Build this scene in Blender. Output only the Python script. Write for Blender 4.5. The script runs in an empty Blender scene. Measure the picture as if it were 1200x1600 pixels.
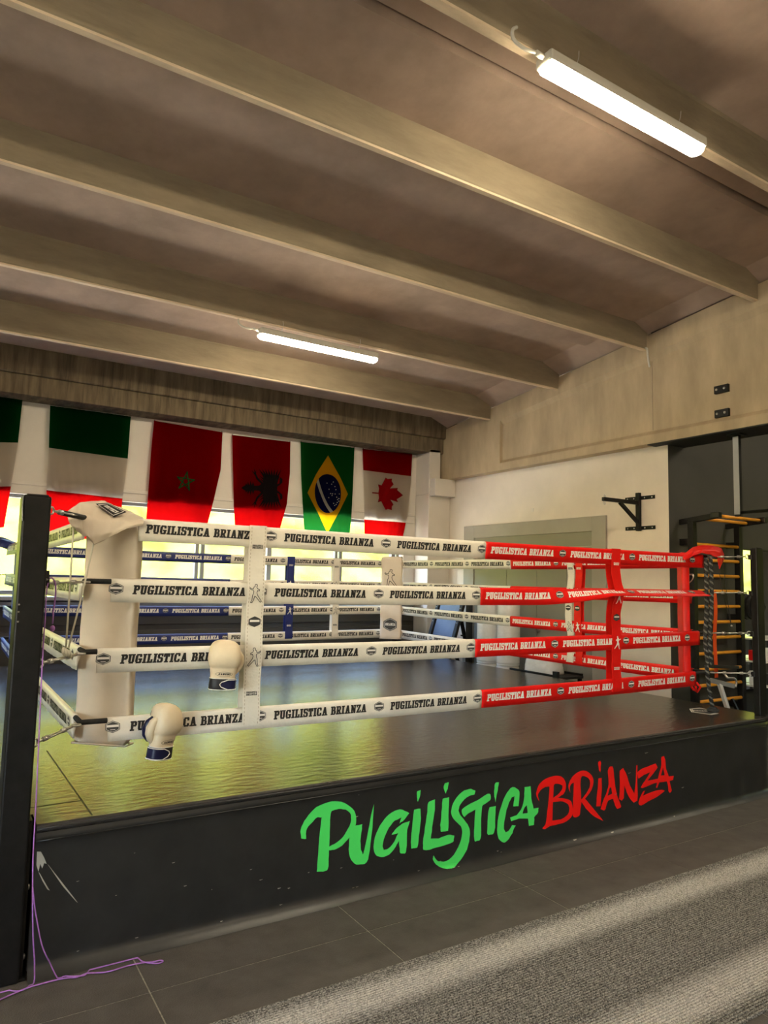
import bpy, bmesh, math, random
from mathutils import Vector, Matrix
from mathutils.geometry import tessellate_polygon
R = math.radians
random.seed(7)
sc = bpy.context.scene
COL = sc.collection

# ------------------------------------------------------------------ camera
CAM = Vector((-0.62498, -3.66907, 1.6362)); YAW, PITCH, ROLL, FPX = 0.55909, 0.09562, 0.02371, 1106.026
_F = Vector((math.sin(YAW)*math.cos(PITCH), math.cos(YAW)*math.cos(PITCH), math.sin(PITCH)))
_R0 = Vector((math.cos(YAW), -math.sin(YAW), 0)); _U0 = _R0.cross(_F)
_RT = _R0*math.cos(ROLL) + _U0*math.sin(ROLL); _UP = -_R0*math.sin(ROLL) + _U0*math.cos(ROLL)
cd = bpy.data.cameras.new('camera'); cam = bpy.data.objects.new('camera', cd); COL.objects.link(cam)
cam.matrix_world = Matrix(((_RT.x, _UP.x, -_F.x, CAM.x), (_RT.y, _UP.y, -_F.y, CAM.y), (_RT.z, _UP.z, -_F.z, CAM.z), (0, 0, 0, 1)))
cd.sensor_fit = 'VERTICAL'; cd.sensor_height = 36; cd.lens = FPX/1600*36; cd.clip_start = .02; cd.clip_end = 300
sc.camera = cam

# ------------------------------------------------------------------ world, sun, exposure
w = bpy.data.worlds.new('sky'); sc.world = w; w.use_nodes = True
nt = w.node_tree; bgn = nt.nodes['Background']; sky = nt.nodes.new('ShaderNodeTexSky')
sky.sky_type = 'NISHITA'; sky.sun_disc = False; sky.sun_elevation = R(41); sky.sun_rotation = R(255); sky.altitude = 200
nt.links.new(sky.outputs[0], bgn.inputs[0]); bgn.inputs[1].default_value = 4.0
sl = bpy.data.lights.new('sun', 'SUN'); sl.energy = 42; sl.angle = R(.6); sl.color = (1, .93, .8)
so = bpy.data.objects.new('sun', sl); COL.objects.link(so)
so.rotation_euler = Vector((.74, .20, -.64)).to_track_quat('-Z', 'Y').to_euler()        # from the side, over the roof, onto the yard and bank outside the windows
sc.view_settings.view_transform = 'Standard'; sc.view_settings.look = 'None'
sc.view_settings.gamma = 1; sc.view_settings.use_curve_mapping = False
sc.view_settings.exposure = 0.1
LAMP_POWER = 112.0

# ------------------------------------------------------------------ pixel helpers (direction only; depth comes from a known plane)
def ray(px, py): return _RT*((px-600)/FPX) + _UP*((800-py)/FPX) + _F
def on(px, py, ax, val):
    d = ray(px, py); t = (val-CAM[ax])/d[ax]; return CAM + d*t
def onY(px, py, y): return on(px, py, 1, y)
def onX(px, py, x): return on(px, py, 0, x)

# ------------------------------------------------------------------ materials
def S(r, g, b):
    f = lambda c: (c/255/12.92) if c/255 <= .04045 else ((c/255+.055)/1.055)**2.4
    return (f(r), f(g), f(b), 1)
MATS = {}
def mat(name, col, rough=.6, metal=0., var=0., vscale=6., bump=0., bscale=30., stretch=(1, 1, 1), spec=.5, translucent=0., coat=0., dirt=None):
    if name in MATS: return MATS[name]
    m = bpy.data.materials.new(name); m.use_nodes = True; MATS[name] = m
    n, l = m.node_tree.nodes, m.node_tree.links; b = n['Principled BSDF']
    b.inputs['Roughness'].default_value = rough; b.inputs['Metallic'].default_value = metal
    b.inputs['Specular IOR Level'].default_value = spec; b.inputs['Coat Weight'].default_value = coat
    b.inputs['Base Color'].default_value = col
    tc = n.new('ShaderNodeTexCoord'); mp = n.new('ShaderNodeMapping'); mp.inputs['Scale'].default_value = stretch
    l.new(tc.outputs['Object'], mp.inputs[0])
    out_col = None
    if var:
        t = n.new('ShaderNodeTexNoise'); t.inputs['Scale'].default_value = vscale; t.inputs['Detail'].default_value = 6; t.inputs['Roughness'].default_value = .62
        l.new(mp.outputs[0], t.inputs['Vector'])
        mx = n.new('ShaderNodeMix'); mx.data_type = 'RGBA'
        mr = n.new('ShaderNodeMapRange'); mr.inputs[1].default_value = .3; mr.inputs[2].default_value = .7
        l.new(t.outputs['Fac'], mr.inputs[0]); l.new(mr.outputs[0], mx.inputs[0])
        mx.inputs[6].default_value = tuple(max(0, c*(1-var)) for c in col[:3])+(1,)
        mx.inputs[7].default_value = tuple(min(1, c*(1+var)) for c in col[:3])+(1,)
        out_col = mx.outputs[2]
    if dirt:                                            # (colour, scale, threshold): blotches with a shape of their own
        t2 = n.new('ShaderNodeTexNoise'); t2.inputs['Scale'].default_value = dirt[1]; t2.inputs['Detail'].default_value = 8; t2.inputs['Roughness'].default_value = .7
        l.new(mp.outputs[0], t2.inputs['Vector'])
        r2 = n.new('ShaderNodeMapRange'); r2.inputs[1].default_value = dirt[2]; r2.inputs[2].default_value = dirt[2]+.12
        l.new(t2.outputs['Fac'], r2.inputs[0])
        m2 = n.new('ShaderNodeMix'); m2.data_type = 'RGBA'; l.new(r2.outputs[0], m2.inputs[0])
        if out_col: l.new(out_col, m2.inputs[6])
        else: m2.inputs[6].default_value = col
        m2.inputs[7].default_value = dirt[0]; out_col = m2.outputs[2]
    if out_col: l.new(out_col, b.inputs['Base Color'])
    if bump:
        t3 = n.new('ShaderNodeTexNoise'); t3.inputs['Scale'].default_value = bscale; t3.inputs['Detail'].default_value = 5
        l.new(mp.outputs[0], t3.inputs['Vector'])
        bp = n.new('ShaderNodeBump'); bp.inputs['Strength'].default_value = bump; bp.inputs['Distance'].default_value = .01
        l.new(t3.outputs['Fac'], bp.inputs['Height']); l.new(bp.outputs[0], b.inputs['Normal'])
    if translucent:
        tr = n.new('ShaderNodeBsdfTranslucent'); ms = n.new('ShaderNodeMixShader'); ms.inputs[0].default_value = translucent
        tr.inputs[0].default_value = col
        if out_col: l.new(out_col, tr.inputs[0])
        l.new(b.outputs[0], ms.inputs[1]); l.new(tr.outputs[0], ms.inputs[2]); l.new(ms.outputs[0], n['Material Output'].inputs[0])
    return m
def emis(name, col, strength):
    m = bpy.data.materials.new(name); m.use_nodes = True; n = m.node_tree.nodes; b = n['Principled BSDF']
    b.inputs['Base Color'].default_value = (.9, .88, .8, 1); b.inputs['Emission Color'].default_value = col; b.inputs['Emission Strength'].default_value = strength
    MATS[name] = m; return m

CONC = mat('concrete', (.41, .315, .215, 1), .9, var=.22, vscale=2.2, bump=.35, bscale=18, dirt=((.22, .16, .12, 1), 3.0, .68))
CONC_RIB = mat('concrete_rib', (.30, .24, .158, 1), .88, var=.2, vscale=3, stretch=(.5, 2, 2), bump=.3, bscale=20, dirt=((.15, .11, .08, 1), 5, .74))
CONC_SLAB = mat('concrete_slab', (.43, .318, .245, 1), .9, var=.2, vscale=1.6, bump=.3, bscale=14, dirt=((.2, .14, .11, 1), 2.4, .7))
CONC_GIRDER = mat('concrete_girder', (.45, .35, .22, 1), .85, var=.2, vscale=2.0, stretch=(1, 1.6, .5), bump=.25, bscale=20, dirt=((.34, .26, .18, 1), 5, .68))
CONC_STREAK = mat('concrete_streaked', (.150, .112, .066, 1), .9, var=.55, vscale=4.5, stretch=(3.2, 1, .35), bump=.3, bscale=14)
CONC_BOUNCE = mat('painted_bounce_light', (.66, .52, .35, 1), .7, var=.18, vscale=5, stretch=(.6, 2, 2), bump=.1)  # paler tone stands in for bounce light on the rib undersides
WHITE_WALL = mat('white_plaster', (.74, .66, .56, 1), .8, var=.06, vscale=2.5, bump=.12, bscale=60, dirt=((.55, .47, .38, 1), 9, .76))
WHITE_PAINT = mat('white_paint', (.72, .66, .58, 1), .75, var=.05, vscale=2, bump=.1, bscale=40)
DARK_WALL = mat('dark_grey_paint', S(64, 63, 58), .7, var=.12, vscale=1.5, bump=.1, bscale=40)
DARK_PANEL = mat('dark_wainscot', S(70, 66, 60), .5, var=.12, vscale=2, bump=.05)
BLACK = mat('black_steel', (.010, .0095, .009, 1), .45, var=.4, vscale=14, bump=.05, bscale=60, spec=.22)
BLACK_GLOSS = mat('black_enamel', (.01, .01, .01, 1), .3)
BLACK_MATT = mat('black_matt', (.015, .015, .014, 1), .75)
STEEL = mat('zinc_steel', (.62, .61, .58, 1), .32, metal=1, var=.15, vscale=30)
ALU = mat('grey_aluminium', (.30, .305, .31, 1), .45, metal=.3, var=.08, vscale=6)
ALU_L = mat('pale_aluminium', (.6, .6, .6, 1), .4, metal=.3)
SILL = mat('grey_sill', (.34, .34, .33, 1), .5, var=.1, vscale=4)
RED_V = mat('red_vinyl', (.74, .008, .006, 1), .42, var=.08, vscale=9, bump=.15, bscale=26, spec=.28)
WHITE_V = mat('white_vinyl', (.83, .78, .68, 1), .42, var=.05, vscale=10, bump=.28, bscale=34)
BLUE_V = mat('blue_vinyl', (.018, .03, .16, 1), .42, var=.1, vscale=9, bump=.2, bscale=30)
PAD_WHITE = mat('cream_vinyl', (.74, .63, .50, 1), .45, var=.05, vscale=5, bump=.35, bscale=9)
INK_B = mat('black_print', (.012, .011, .010, 1), .6)
INK_G = mat('charcoal_print', (.05, .05, .05, 1), .6)
INK_W = mat('white_print', (.85, .82, .76, 1), .55)
ROPE_B = mat('black_rope', (.018, .018, .018, 1), .8, var=.6, vscale=60)
ROPE_F = mat('grey_fleck_rope', (.15, .145, .13, 1), .8, var=.5, vscale=90)
CORD_W = mat('white_cord', (.72, .68, .56, 1), .7)
CORD_P = mat('purple_cord', (.42, .17, .56, 1), .55, var=.2, vscale=70)
TILE = mat('black_rubber_tile', (.080, .071, .062, 1), .82, var=.22, vscale=7, bump=.5, bscale=160, dirt=((.16, .15, .135, 1), 46, .70))
JOINT = mat('dusty_joint', (.34, .31, .26, 1), .9, var=.5, vscale=60)
WOOD = mat('orange_wood', (.88, .38, .03, 1), .4, var=.15, vscale=9, stretch=(1, 8, 8))
GREY_DOOR = mat('grey_door', (.245, .235, .19, 1), .42, var=.06, vscale=2, bump=.03)
GREY_FRAME = mat('grey_frame', (.36, .335, .28, 1), .5, var=.06, vscale=3)
PAPER = mat('white_paper_roll', (.74, .72, .68, 1), .75, var=.05, vscale=8, bump=.2, bscale=30)
PLASTIC_W = mat('white_plastic_film', (.78, .76, .72, 1), .25, var=.06, vscale=8, bump=.6, bscale=22)
NAVY_PANEL = mat('slate_blue_panel', (.06, .085, .15, 1), .5, var=.08)
ORANGE_BAND = mat('orange_rubber_band', (.85, .075, .008, 1), .5)
CREAM_L = mat('cream_leather', (.80, .66, .46, 1), .42, var=.04, vscale=12, bump=.12, bscale=50)
NAVY_L = mat('navy_leather', (.006, .008, .045, 1), .35, var=.1, vscale=20)
BLUE_L = mat('blue_leather', (.02, .05, .18, 1), .3)
BLACK_L = mat('black_leather', (.012, .011, .016, 1), .5)
RED_L = mat('dark_red_leather', (.16, .01, .02, 1), .4)
GREEN_P = mat('green_paint', (.085, .86, .15, 1), .5, dirt=((.010, .012, .010, 1), 70, .69))
RED_P = mat('red_paint', (1, .006, .004, 1), .45, dirt=((.03, .004, .004, 1), 70, .74))

# canvas: black vinyl with scuffs
CANVAS = mat('black_canvas_vinyl', (.034, .031, .029, 1), .245, var=.35, vscale=5, bump=.30, bscale=13, stretch=(1, 2.2, 1), spec=.75, dirt=((.07, .066, .06, 1), 14, .74))
SKIRT = mat('black_skirt_vinyl', (.020, .020, .019, 1), .38, var=.3, vscale=6, bump=.18, bscale=5, spec=.55, dirt=((.16, .155, .14, 1), 26, .80))

# ------------------------------------------------------------------ mesh builder
ORG = {}
def empty(name, loc, label, cat, group=None):
    o = bpy.data.objects.new(name, None); COL.objects.link(o); o.location = loc; o.empty_display_size = .05
    ORG[o] = Vector(loc); tag(o, label, cat, group); return o
def tag(o, label=None, cat=None, group=None, kind=None):
    if label: o['label'] = label
    if cat: o['category'] = cat
    if group: o['group'] = group
    if kind: o['kind'] = kind
    return o
def copy_tree(o, loc, rz=None, parent=None, label=None, group=None):
    c = o.copy(); COL.objects.link(c); c.parent = parent
    if parent is None:
        c.location = loc; ORG[c] = Vector(loc)
        if rz is not None: c.rotation_euler = (0, 0, rz)
        if label: c['label'] = label
        if group: c['group'] = group
    for ch in list(o.children): copy_tree(ch, None, parent=c)
    return c
class MB:
    def __init__(s): s.v = []; s.f = []
    def add(s, vs, fs):
        k = len(s.v); s.v += [Vector(v) for v in vs]; s.f += [tuple(i+k for i in f) for f in fs]; return s
    def box(s, x0, y0, z0, x1, y1, z1):
        return s.add([(x0,y0,z0),(x1,y0,z0),(x1,y1,z0),(x0,y1,z0),(x0,y0,z1),(x1,y0,z1),(x1,y1,z1),(x0,y1,z1)],
                     [(3,2,1,0),(4,5,6,7),(0,1,5,4),(1,2,6,5),(2,3,7,6),(3,0,4,7)])
    def obox(s, c, ax, ay, az):
        c, ax, ay, az = Vector(c), Vector(ax), Vector(ay), Vector(az)
        P = [c-ax-ay-az, c+ax-ay-az, c+ax+ay-az, c-ax+ay-az, c-ax-ay+az, c+ax-ay+az, c+ax+ay+az, c-ax+ay+az]
        return s.add(P, [(3,2,1,0),(4,5,6,7),(0,1,5,4),(1,2,6,5),(2,3,7,6),(3,0,4,7)])
    def bar(s, p0, p1, wa, wb, up=(0, 0, 1)):
        p0, p1 = Vector(p0), Vector(p1); d = (p1-p0); u = Vector(up); a = d.cross(u)
        if a.length < 1e-6: a = d.cross(Vector((1, 0, 0)))
        a.normalize(); b = a.cross(d).normalized()
        return s.obox((p0+p1)/2, d/2, a*wa/2, b*wb/2)
    def prism(s, poly, z0, z1):           # poly in xy, convex or simple
        n = len(poly); k = len(s.v)
        s.v += [Vector((x, y, z0)) for x, y in poly] + [Vector((x, y, z1)) for x, y in poly]
        for i in range(n): s.f.append((k+i, k+(i+1) % n, k+n+(i+1) % n, k+n+i))
        for tri in tessellate_polygon([[Vector((x, y, 0)) for x, y in poly]]):
            s.f.append(tuple(k+n+i for i in tri)); s.f.append(tuple(k+i for i in reversed(tri)))
        return s
    def extr_x(s, prof, x0, x1):          # profile in (y,z) extruded along x
        n = len(prof); k = len(s.v)
        s.v += [Vector((x0, y, z)) for y, z in prof] + [Vector((x1, y, z)) for y, z in prof]
        for i in range(n): s.f.append((k+i, k+(i+1) % n, k+n+(i+1) % n, k+n+i))
        for tri in tessellate_polygon([[Vector((y, z, 0)) for y, z in prof]]):
            s.f.append(tuple(k+i for i in tri)); s.f.append(tuple(k+n+i for i in reversed(tri)))
        return s
    def loft(s, rings, closed=True, caps=True):
        k = len(s.v); n = len(rings[0])
        for r in rings: s.v += [Vector(p) for p in r]
        for j in range(len(rings)-1):
            for i in range(n if closed else n-1):
                a, b = k+j*n+i, k+j*n+(i+1) % n; s.f.append((a, b, b+n, a+n))
        if caps and closed: s.f.append(tuple(reversed(range(k, k+n)))); s.f.append(tuple(range(k+(len(rings)-1)*n, k+len(rings)*n)))
        return s
    def tube(s, pts, r, n=8, caps=True, rs=None):
        pts = [Vector(p) for p in pts]; rings = []; up = None
        for i, p in enumerate(pts):
            d = (pts[min(i+1, len(pts)-1)]-pts[max(i-1, 0)])
            if d.length < 1e-9: d = Vector((0, 0, 1))
            d.normalize()
            if up is None: up = Vector((0, 0, 1)) if abs(d.z) < .9 else Vector((1, 0, 0))
            a = d.cross(up)
            if a.length < 1e-4: a = d.cross(Vector((0, 1, 0)))
            a.normalize(); b = a.cross(d); up = b
            rr = rs[i] if rs else r
            rings.append([p + (a*math.cos(2*math.pi*k/n) + b*math.sin(2*math.pi*k/n))*rr for k in range(n)])
        return s.loft(rings, True, caps)
    def lathe(s, c, prof, n=20):          # prof (r,z) around vertical axis at c
        c = Vector(c)
        return s.loft([[c+Vector((r*math.cos(2*math.pi*k/n), r*math.sin(2*math.pi*k/n), z)) for k in range(n)] for r, z in prof])
    def ball(s, c, r, n=10, sq=(1, 1, 1)):
        c = Vector(c)
        return s.loft([[c+Vector((math.cos(2*math.pi*k/n)*math.sin(t)*sq[0], math.sin(2*math.pi*k/n)*math.sin(t)*sq[1], -math.cos(t)*sq[2]))*r for k in range(n)]
                       for t in [math.pi*(j+.02)/(n/2+.04) for j in range(n//2+1)]])
    def torus(s, c, axis, R_, r, n=16, m=6, squash=1):
        axis = Vector(axis).normalized(); a = axis.orthogonal().normalized(); b = axis.cross(a); c = Vector(c)
        rings = []
        for i in range(n+1):
            t = 2*math.pi*i/n; e = a*math.cos(t)+b*math.sin(t)*squash
            rings.append([c+e*R_+(e*math.cos(2*math.pi*j/m)+axis*math.sin(2*math.pi*j/m))*r for j in range(m)])
        return s.loft(rings, True, False)
    def poly(s, pts, fn, holes=(), maxlen=None):       # planar polygon (2D) mapped by fn to 3D
        loops = [[Vector((x, y, 0)) for x, y in pts]] + [[Vector((x, y, 0)) for x, y in h] for h in holes]
        flat = [p for lp in loops for p in lp]; k = len(s.v)
        if maxlen:
            todo = [[flat[i] for i in t] for t in tessellate_polygon(loops)]; idx = {}
            def vid(p):
                key = (round(p.x, 4), round(p.y, 4))
                if key not in idx: idx[key] = len(s.v); s.v.append(Vector(fn(p.x, p.y)))
                return idx[key]
            while todo:
                a, b, c = todo.pop(); la, lb, lc = (b-a).length, (c-b).length, (a-c).length; m = max(la, lb, lc)
                if m <= maxlen: s.f.append((vid(a), vid(b), vid(c))); continue
                if m == lb: a, b, c = b, c, a
                elif m == lc: a, b, c = c, a, b
                h = (a+b)/2; todo += [[a, h, c], [h, b, c]]
            return s
        s.v += [Vector(fn(p.x, p.y)) for p in flat]
        for t in tessellate_polygon(loops): s.f.append(tuple(k+i for i in t))
        return s
    def grid(s, fn, nu, nv):
        k = len(s.v)
        s.v += [Vector(fn(i/nu, j/nv)) for j in range(nv+1) for i in range(nu+1)]
        for j in range(nv):
            for i in range(nu):
                a = k+j*(nu+1)+i; s.f.append((a, a+1, a+nu+2, a+nu+1))
        return s
    def build(s, name, m, parent=None, smooth=False, bevel=0, org=None, solid=0, subsurf=0, fixn=True, uv=None):
        o0 = ORG.get(parent, None) if parent else None
        if o0 is None: o0 = Vector(org) if org is not None else Vector((0, 0, 0))
        me = bpy.data.meshes.new(name); me.from_pydata([v-o0 for v in s.v], [], s.f)
        if fixn:
            bm = bmesh.new(); bm.from_mesh(me); bmesh.ops.recalc_face_normals(bm, faces=bm.faces); bm.to_mesh(me); bm.free()
        if smooth: me.polygons.foreach_set('use_smooth', [True]*len(me.polygons))
        if uv:
            ul = me.uv_layers.new(name='uv')
            for lp in me.loops: ul.data[lp.index].uv = uv[lp.vertex_index]
        me.materials.append(m)
        o = bpy.data.objects.new(name, me); COL.objects.link(o)
        if parent: o.parent = parent; ORG[o] = o0
        else: o.location = o0; ORG[o] = o0
        if solid: md = o.modifiers.new('solid', 'SOLIDIFY'); md.thickness = solid; md.offset = 0
        if subsurf: md = o.modifiers.new('sub', 'SUBSURF'); md.levels = md.render_levels = subsurf
        if bevel: md = o.modifiers.new('bevel', 'BEVEL'); md.width = bevel; md.segments = 2; md.limit_method = 'ANGLE'; md.angle_limit = R(40)
        return o
def struct(o, label, cat=None):
    o['kind'] = 'structure'; o['label'] = label; return o
def wob(x, y, k=0):
    return (math.sin(x*1.7+k)*math.cos(y*2.3+k*1.3)+.6*math.sin(x*4.1+y*3.3+k*2.1)+.35*math.sin(x*9.7-y*7.1+k)+.2*math.sin(x*21.3+y*17.9+k*3))/2.15

# ------------------------------------------------------------------ dimensions
W, D, H = 4.93, 4.91, .60            # rope square, canvas height
ZR = {1: 1.90, 2: 1.597, 3: 1.259, 4: .929}
E_ = .36
YB = 5.70                            # inner face of window wall
XW = 6.25                            # white wall
YD = 1.34                            # dark wall
XG = 6.10                            # girder face
SL = -.118                           # roof slope along y
def zrib(y): return 4.52 + SL*y      # underside of ribs
XL, XR, YF = -5.0, 12.0, -8.0

# ================================================================== SETTING
# floor: slab with rubber tiles
fl = MB().box(XL, YF, -.20, XR, YB, -.003).build('floor', JOINT); struct(fl, 'dark rubber tile floor with pale dusty joints')
tile_me = None
TG = .0055
for iy in range(-4, 1):
    for ix in range(-4, 9):
        x0, y0 = .20+ix, -.70+iy
        if y0 > -.5 and not (-4 <= ix <= 9): continue
        if y0+1 > .4: continue
        if tile_me is None:
            t0 = MB().box(TG/2, TG/2, -.003, 1-TG/2, 1-TG/2, 0).build('tile', TILE, fl, bevel=.0012); tile_me = t0
            t0.location = (x0, y0, 0)
        else:
            c = tile_me.copy(); COL.objects.link(c); c.parent = fl; c.location = (x0, y0, 0)
MB().box(XL, YF, -.003, XR, -4.70, -.001).build('tile_field', TILE, fl)
MB().box(XL, -4.70, -.003, -3.80, -.36, -.001).build('tile_field', TILE, fl)
MB().box(9.2, -4.70, -.003, XR, 1.3, -.001).build('tile_field', TILE, fl)
MB().box(XL, .30, -.003, 9.2, YB, -.001).build('tile_field', TILE, fl)

# walls
wb = MB()
WZ0, WZ1, WX0, WX1 = 1.36, 2.56, -3.9, 5.62
wb.box(XL, YB, WZ1, 6.6, YB+.25, 3.70); wb.box(WX1, YB, 1.2, 6.6, YB+.25, WZ1); wb.box(XL, YB, 1.2, WX0, YB+.25, WZ1)
wall_back = struct(wb.build('wall_back', WHITE_PAINT), 'white wall with a row of flags above the windows')
MB().box(XL, YB, 0, 6.6, YB+.25, WZ0-.02).build('wainscot', DARK_PANEL, wall_back)
MB().box(XL, YB-.035, 1.0, 5.8, YB, 1.19).build('dado_board', DARK_PANEL, wall_back, bevel=.004)
MB().box(XL, YB-.035, .16, 5.8, YB, .93).build('dado_board', DARK_PANEL, wall_back, bevel=.004)
struct(MB().box(XL, YB-.17, 1.30, 5.80, YB+.1, 1.345).build('trim_1', SILL, bevel=.006), 'grey window sill under the row of windows')
struct(MB().box(XL, YB-.10, 1.235, 5.80, YB, 1.285).build('trim_2', SILL, bevel=.006), 'grey rail below the window sill')
struct(MB().box(XL, YB-.03, WZ1-.01, 5.8, YB+.02, 2.70).build('trim_3', WHITE_PAINT, bevel=.004), 'white trim board over the windows')
struct(MB().box(XL, YB-.05, 2.66, 5.8, YB, 2.70).build('trim_4', WHITE_PAINT, bevel=.004), 'narrow white ledge above the windows')

struct(MB().box(XW, YD-.022, 0, XW+.2, YB, 3.30).build('wall_right', WHITE_WALL), 'white plaster wall with the grey double door')
struct(MB().box(XW+.002, YD-.025, 0, XR, YD+.18, 4.6).build('wall_alcove', DARK_WALL), 'dark grey wall carrying the wall bars')
LZ0, LZ1, LY0, LY1 = 1.3, 2.5, -7.4, -3.4
wlf = MB(); wlf.box(XL-.2, YF, 0, XL, YB+.25, LZ0); wlf.box(XL-.2, YF, LZ1, XL, YB+.25, 5.8); wlf.box(XL-.2, YF, LZ0, XL, LY0, LZ1); wlf.box(XL-.2, LY1, LZ0, XL, YB+.25, LZ1)
struct(wlf.build('wall_left', WHITE_PAINT), 'white side wall of the gym with an added window band')
struct(MB().box(XL, YF-.2, 0, XR, YF, 5.8).build('wall_front', WHITE_PAINT), 'white end wall of the gym')
wf = MB(); wf.box(XR, YF, 0, XR+.2, -2.6, 5.6); wf.box(XR, -1.0, 0, XR+.2, YD+.2, 5.6); wf.box(XR, -2.6, 0, XR+.2, -1.0, 1.2); wf.box(XR, -2.6, 2.5, XR+.2, -1.0, 5.6)
struct(wf.build('wall_far', DARK_WALL), 'dark far side wall with a window')

# windows: paired sashes with panes
PANE = bpy.data.materials.new('window_pane'); PANE.use_nodes = True
n, l = PANE.node_tree.nodes, PANE.node_tree.links
for x in list(n):
    if x.type == 'BSDF_PRINCIPLED': n.remove(x)
tp = n.new('ShaderNodeBsdfTransparent'); tp.inputs[0].default_value = (.96, .97, .93, 1)
tl = n.new('ShaderNodeBsdfTranslucent'); tl.inputs[0].default_value = (.9, .9, .75, 1)
gl = n.new('ShaderNodeBsdfGlossy'); gl.inputs['Roughness'].default_value = .08
m1 = n.new('ShaderNodeMixShader'); m1.inputs[0].default_value = .012; m2 = n.new('ShaderNodeMixShader'); m2.inputs[0].default_value = .05
l.new(tp.outputs[0], m1.inputs[1]); l.new(tl.outputs[0], m1.inputs[2]); l.new(m1.outputs[0], m2.inputs[1]); l.new(gl.outputs[0], m2.inputs[2])
l.new(m2.outputs[0], n['Material Output'].inputs[0])
def window(idx, x0, x1, mid=None):
    f = MB(); t = .05
    f.box(x0, YB+.06, WZ0, x1, YB+.12, WZ0+t); f.box(x0, YB+.06, WZ1-t, x1, YB+.12, WZ1)
    f.box(x0, YB+.06, WZ0+t, x0+t, YB+.12, WZ1-t); f.box(x1-t, YB+.06, WZ0+t, x1, YB+.12, WZ1-t)
    o = f.build('window_%d' % idx, ALU, bevel=.004); struct(o, 'grey aluminium window looking onto bright greenery')
    xs = [x0+t, x1-t]
    if mid: MB().box(mid-.035, YB+.05, WZ0+t, mid+.035, YB+.12, WZ1-t).build('mullion', ALU, o, bevel=.004); xs = [x0+t, mid-.035, mid+.035, x1-t]
    for a, b in zip(xs[::2], xs[1::2]):
        MB().add([(a, YB+.09, WZ0+t), (b, YB+.09, WZ0+t), (b, YB+.09, WZ1-t), (a, YB+.09, WZ1-t)], [(0, 1, 2, 3)]).build('pane', PANE, o)
def fill_window(idx, y0, y1):  # added windows out of view, put in as fill light for the ceiling
    f = MB(); t = .06
    f.box(XL-.12, y0, LZ0, XL-.06, y1, LZ0+t); f.box(XL-.12, y0, LZ1-t, XL-.06, y1, LZ1); f.box(XL-.12, y0, LZ0+t, XL-.06, y0+t, LZ1-t); f.box(XL-.12, y1-t, LZ0+t, XL-.06, y1, LZ1-t)
    o = f.build('window_%d' % idx, ALU); struct(o, 'added unseen grey window in the side wall, for fill light')
    MB().add([(XL-.09, y0+t, LZ0+t), (XL-.09, y1-t, LZ0+t), (XL-.09, y1-t, LZ1-t), (XL-.09, y0+t, LZ1-t)], [(0, 1, 2, 3)]).build('pane', PANE, o)
for k in range(2): fill_window(7+k, LY0+(LY1-LY0)*k/2, LY0+(LY1-LY0)*(k+1)/2)
window(1, -3.9, -1.90, -2.9); window(2, -1.87, .26, -.8); window(3, .29, 2.345, 1.28); window(4, 2.375, 4.47, 3.36); window(5, 4.50, 5.58, 5.46)
wsec = MB(); wsec.box(XR-.01, -2.6, 1.2, XR+.04, -2.5, 2.5); wsec.box(XR-.01, -1.1, 1.2, XR+.04, -1.0, 2.5); wsec.box(XR-.01, -2.5, 1.2, XR+.04, -1.1, 1.3); wsec.box(XR-.01, -2.5, 2.4, XR+.04, -1.1, 2.5)
w6 = struct(wsec.build('window_6', ALU_L), 'pale framed window in the far dark wall')
MB().add([(XR+.02, -2.5, 1.3), (XR+.02, -1.1, 1.3), (XR+.02, -1.1, 2.4), (XR+.02, -2.5, 2.4)], [(0, 1, 2, 3)]).build('pane', PANE, w6)

# column, girder, edge beam
cl = MB(); cl.box(5.83, 5.33, 0, 6.249, YB, 3.0); cl.box(5.83, 5.33, 3.0, 6.05, YB, 3.72)
co = struct(cl.build('column', WHITE_PAINT, bevel=.012), 'white painted concrete column in the room corner')
MB().box(5.845, 5.19, 2.965, 6.249, 5.33, 3.24).build('corbel', WHITE_PAINT, co, bevel=.008)
def girder_mesh():
    g = MB(); ys = [YF, -.2, 3.95, 4.02, 5.30]
    # solid with recessed web: front plate profile by (z) at each y
    def ring(y, inset):
        zt = zrib(y)+.16
        return [(XG, y, 3.24), (XG, y, 3.345), (XG+inset, y, 3.39), (XG+inset, y, zt-.30), (XG, y, zt-.24), (XG, y, zt), (XG+.45, y, zt), (XG+.45, y, 3.24)]
    g.loft([ring(YF, .045), ring(3.97, .045), ring(3.98, .0), ring(5.685, .0)])
    return g
go = struct(girder_mesh().build('roof_girder', CONC_GIRDER, bevel=.006), 'long concrete roof girder above the white wall')
MB().box(XG+.004, YF, 3.228, XG+.44, 1.478, 3.241).build('soffit_board', BLACK_MATT, go)
for yj in (1.43,):
    MB().box(XG+.040, yj-.003, 3.40, XG+.046, yj+.003, zrib(yj)-.15).build('cast_joint', CONC, go)
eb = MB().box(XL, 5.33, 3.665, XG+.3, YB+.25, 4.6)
struct(eb.build('edge_beam', CONC_STREAK, bevel=.008), 'dark concrete beam over the window wall')

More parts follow.
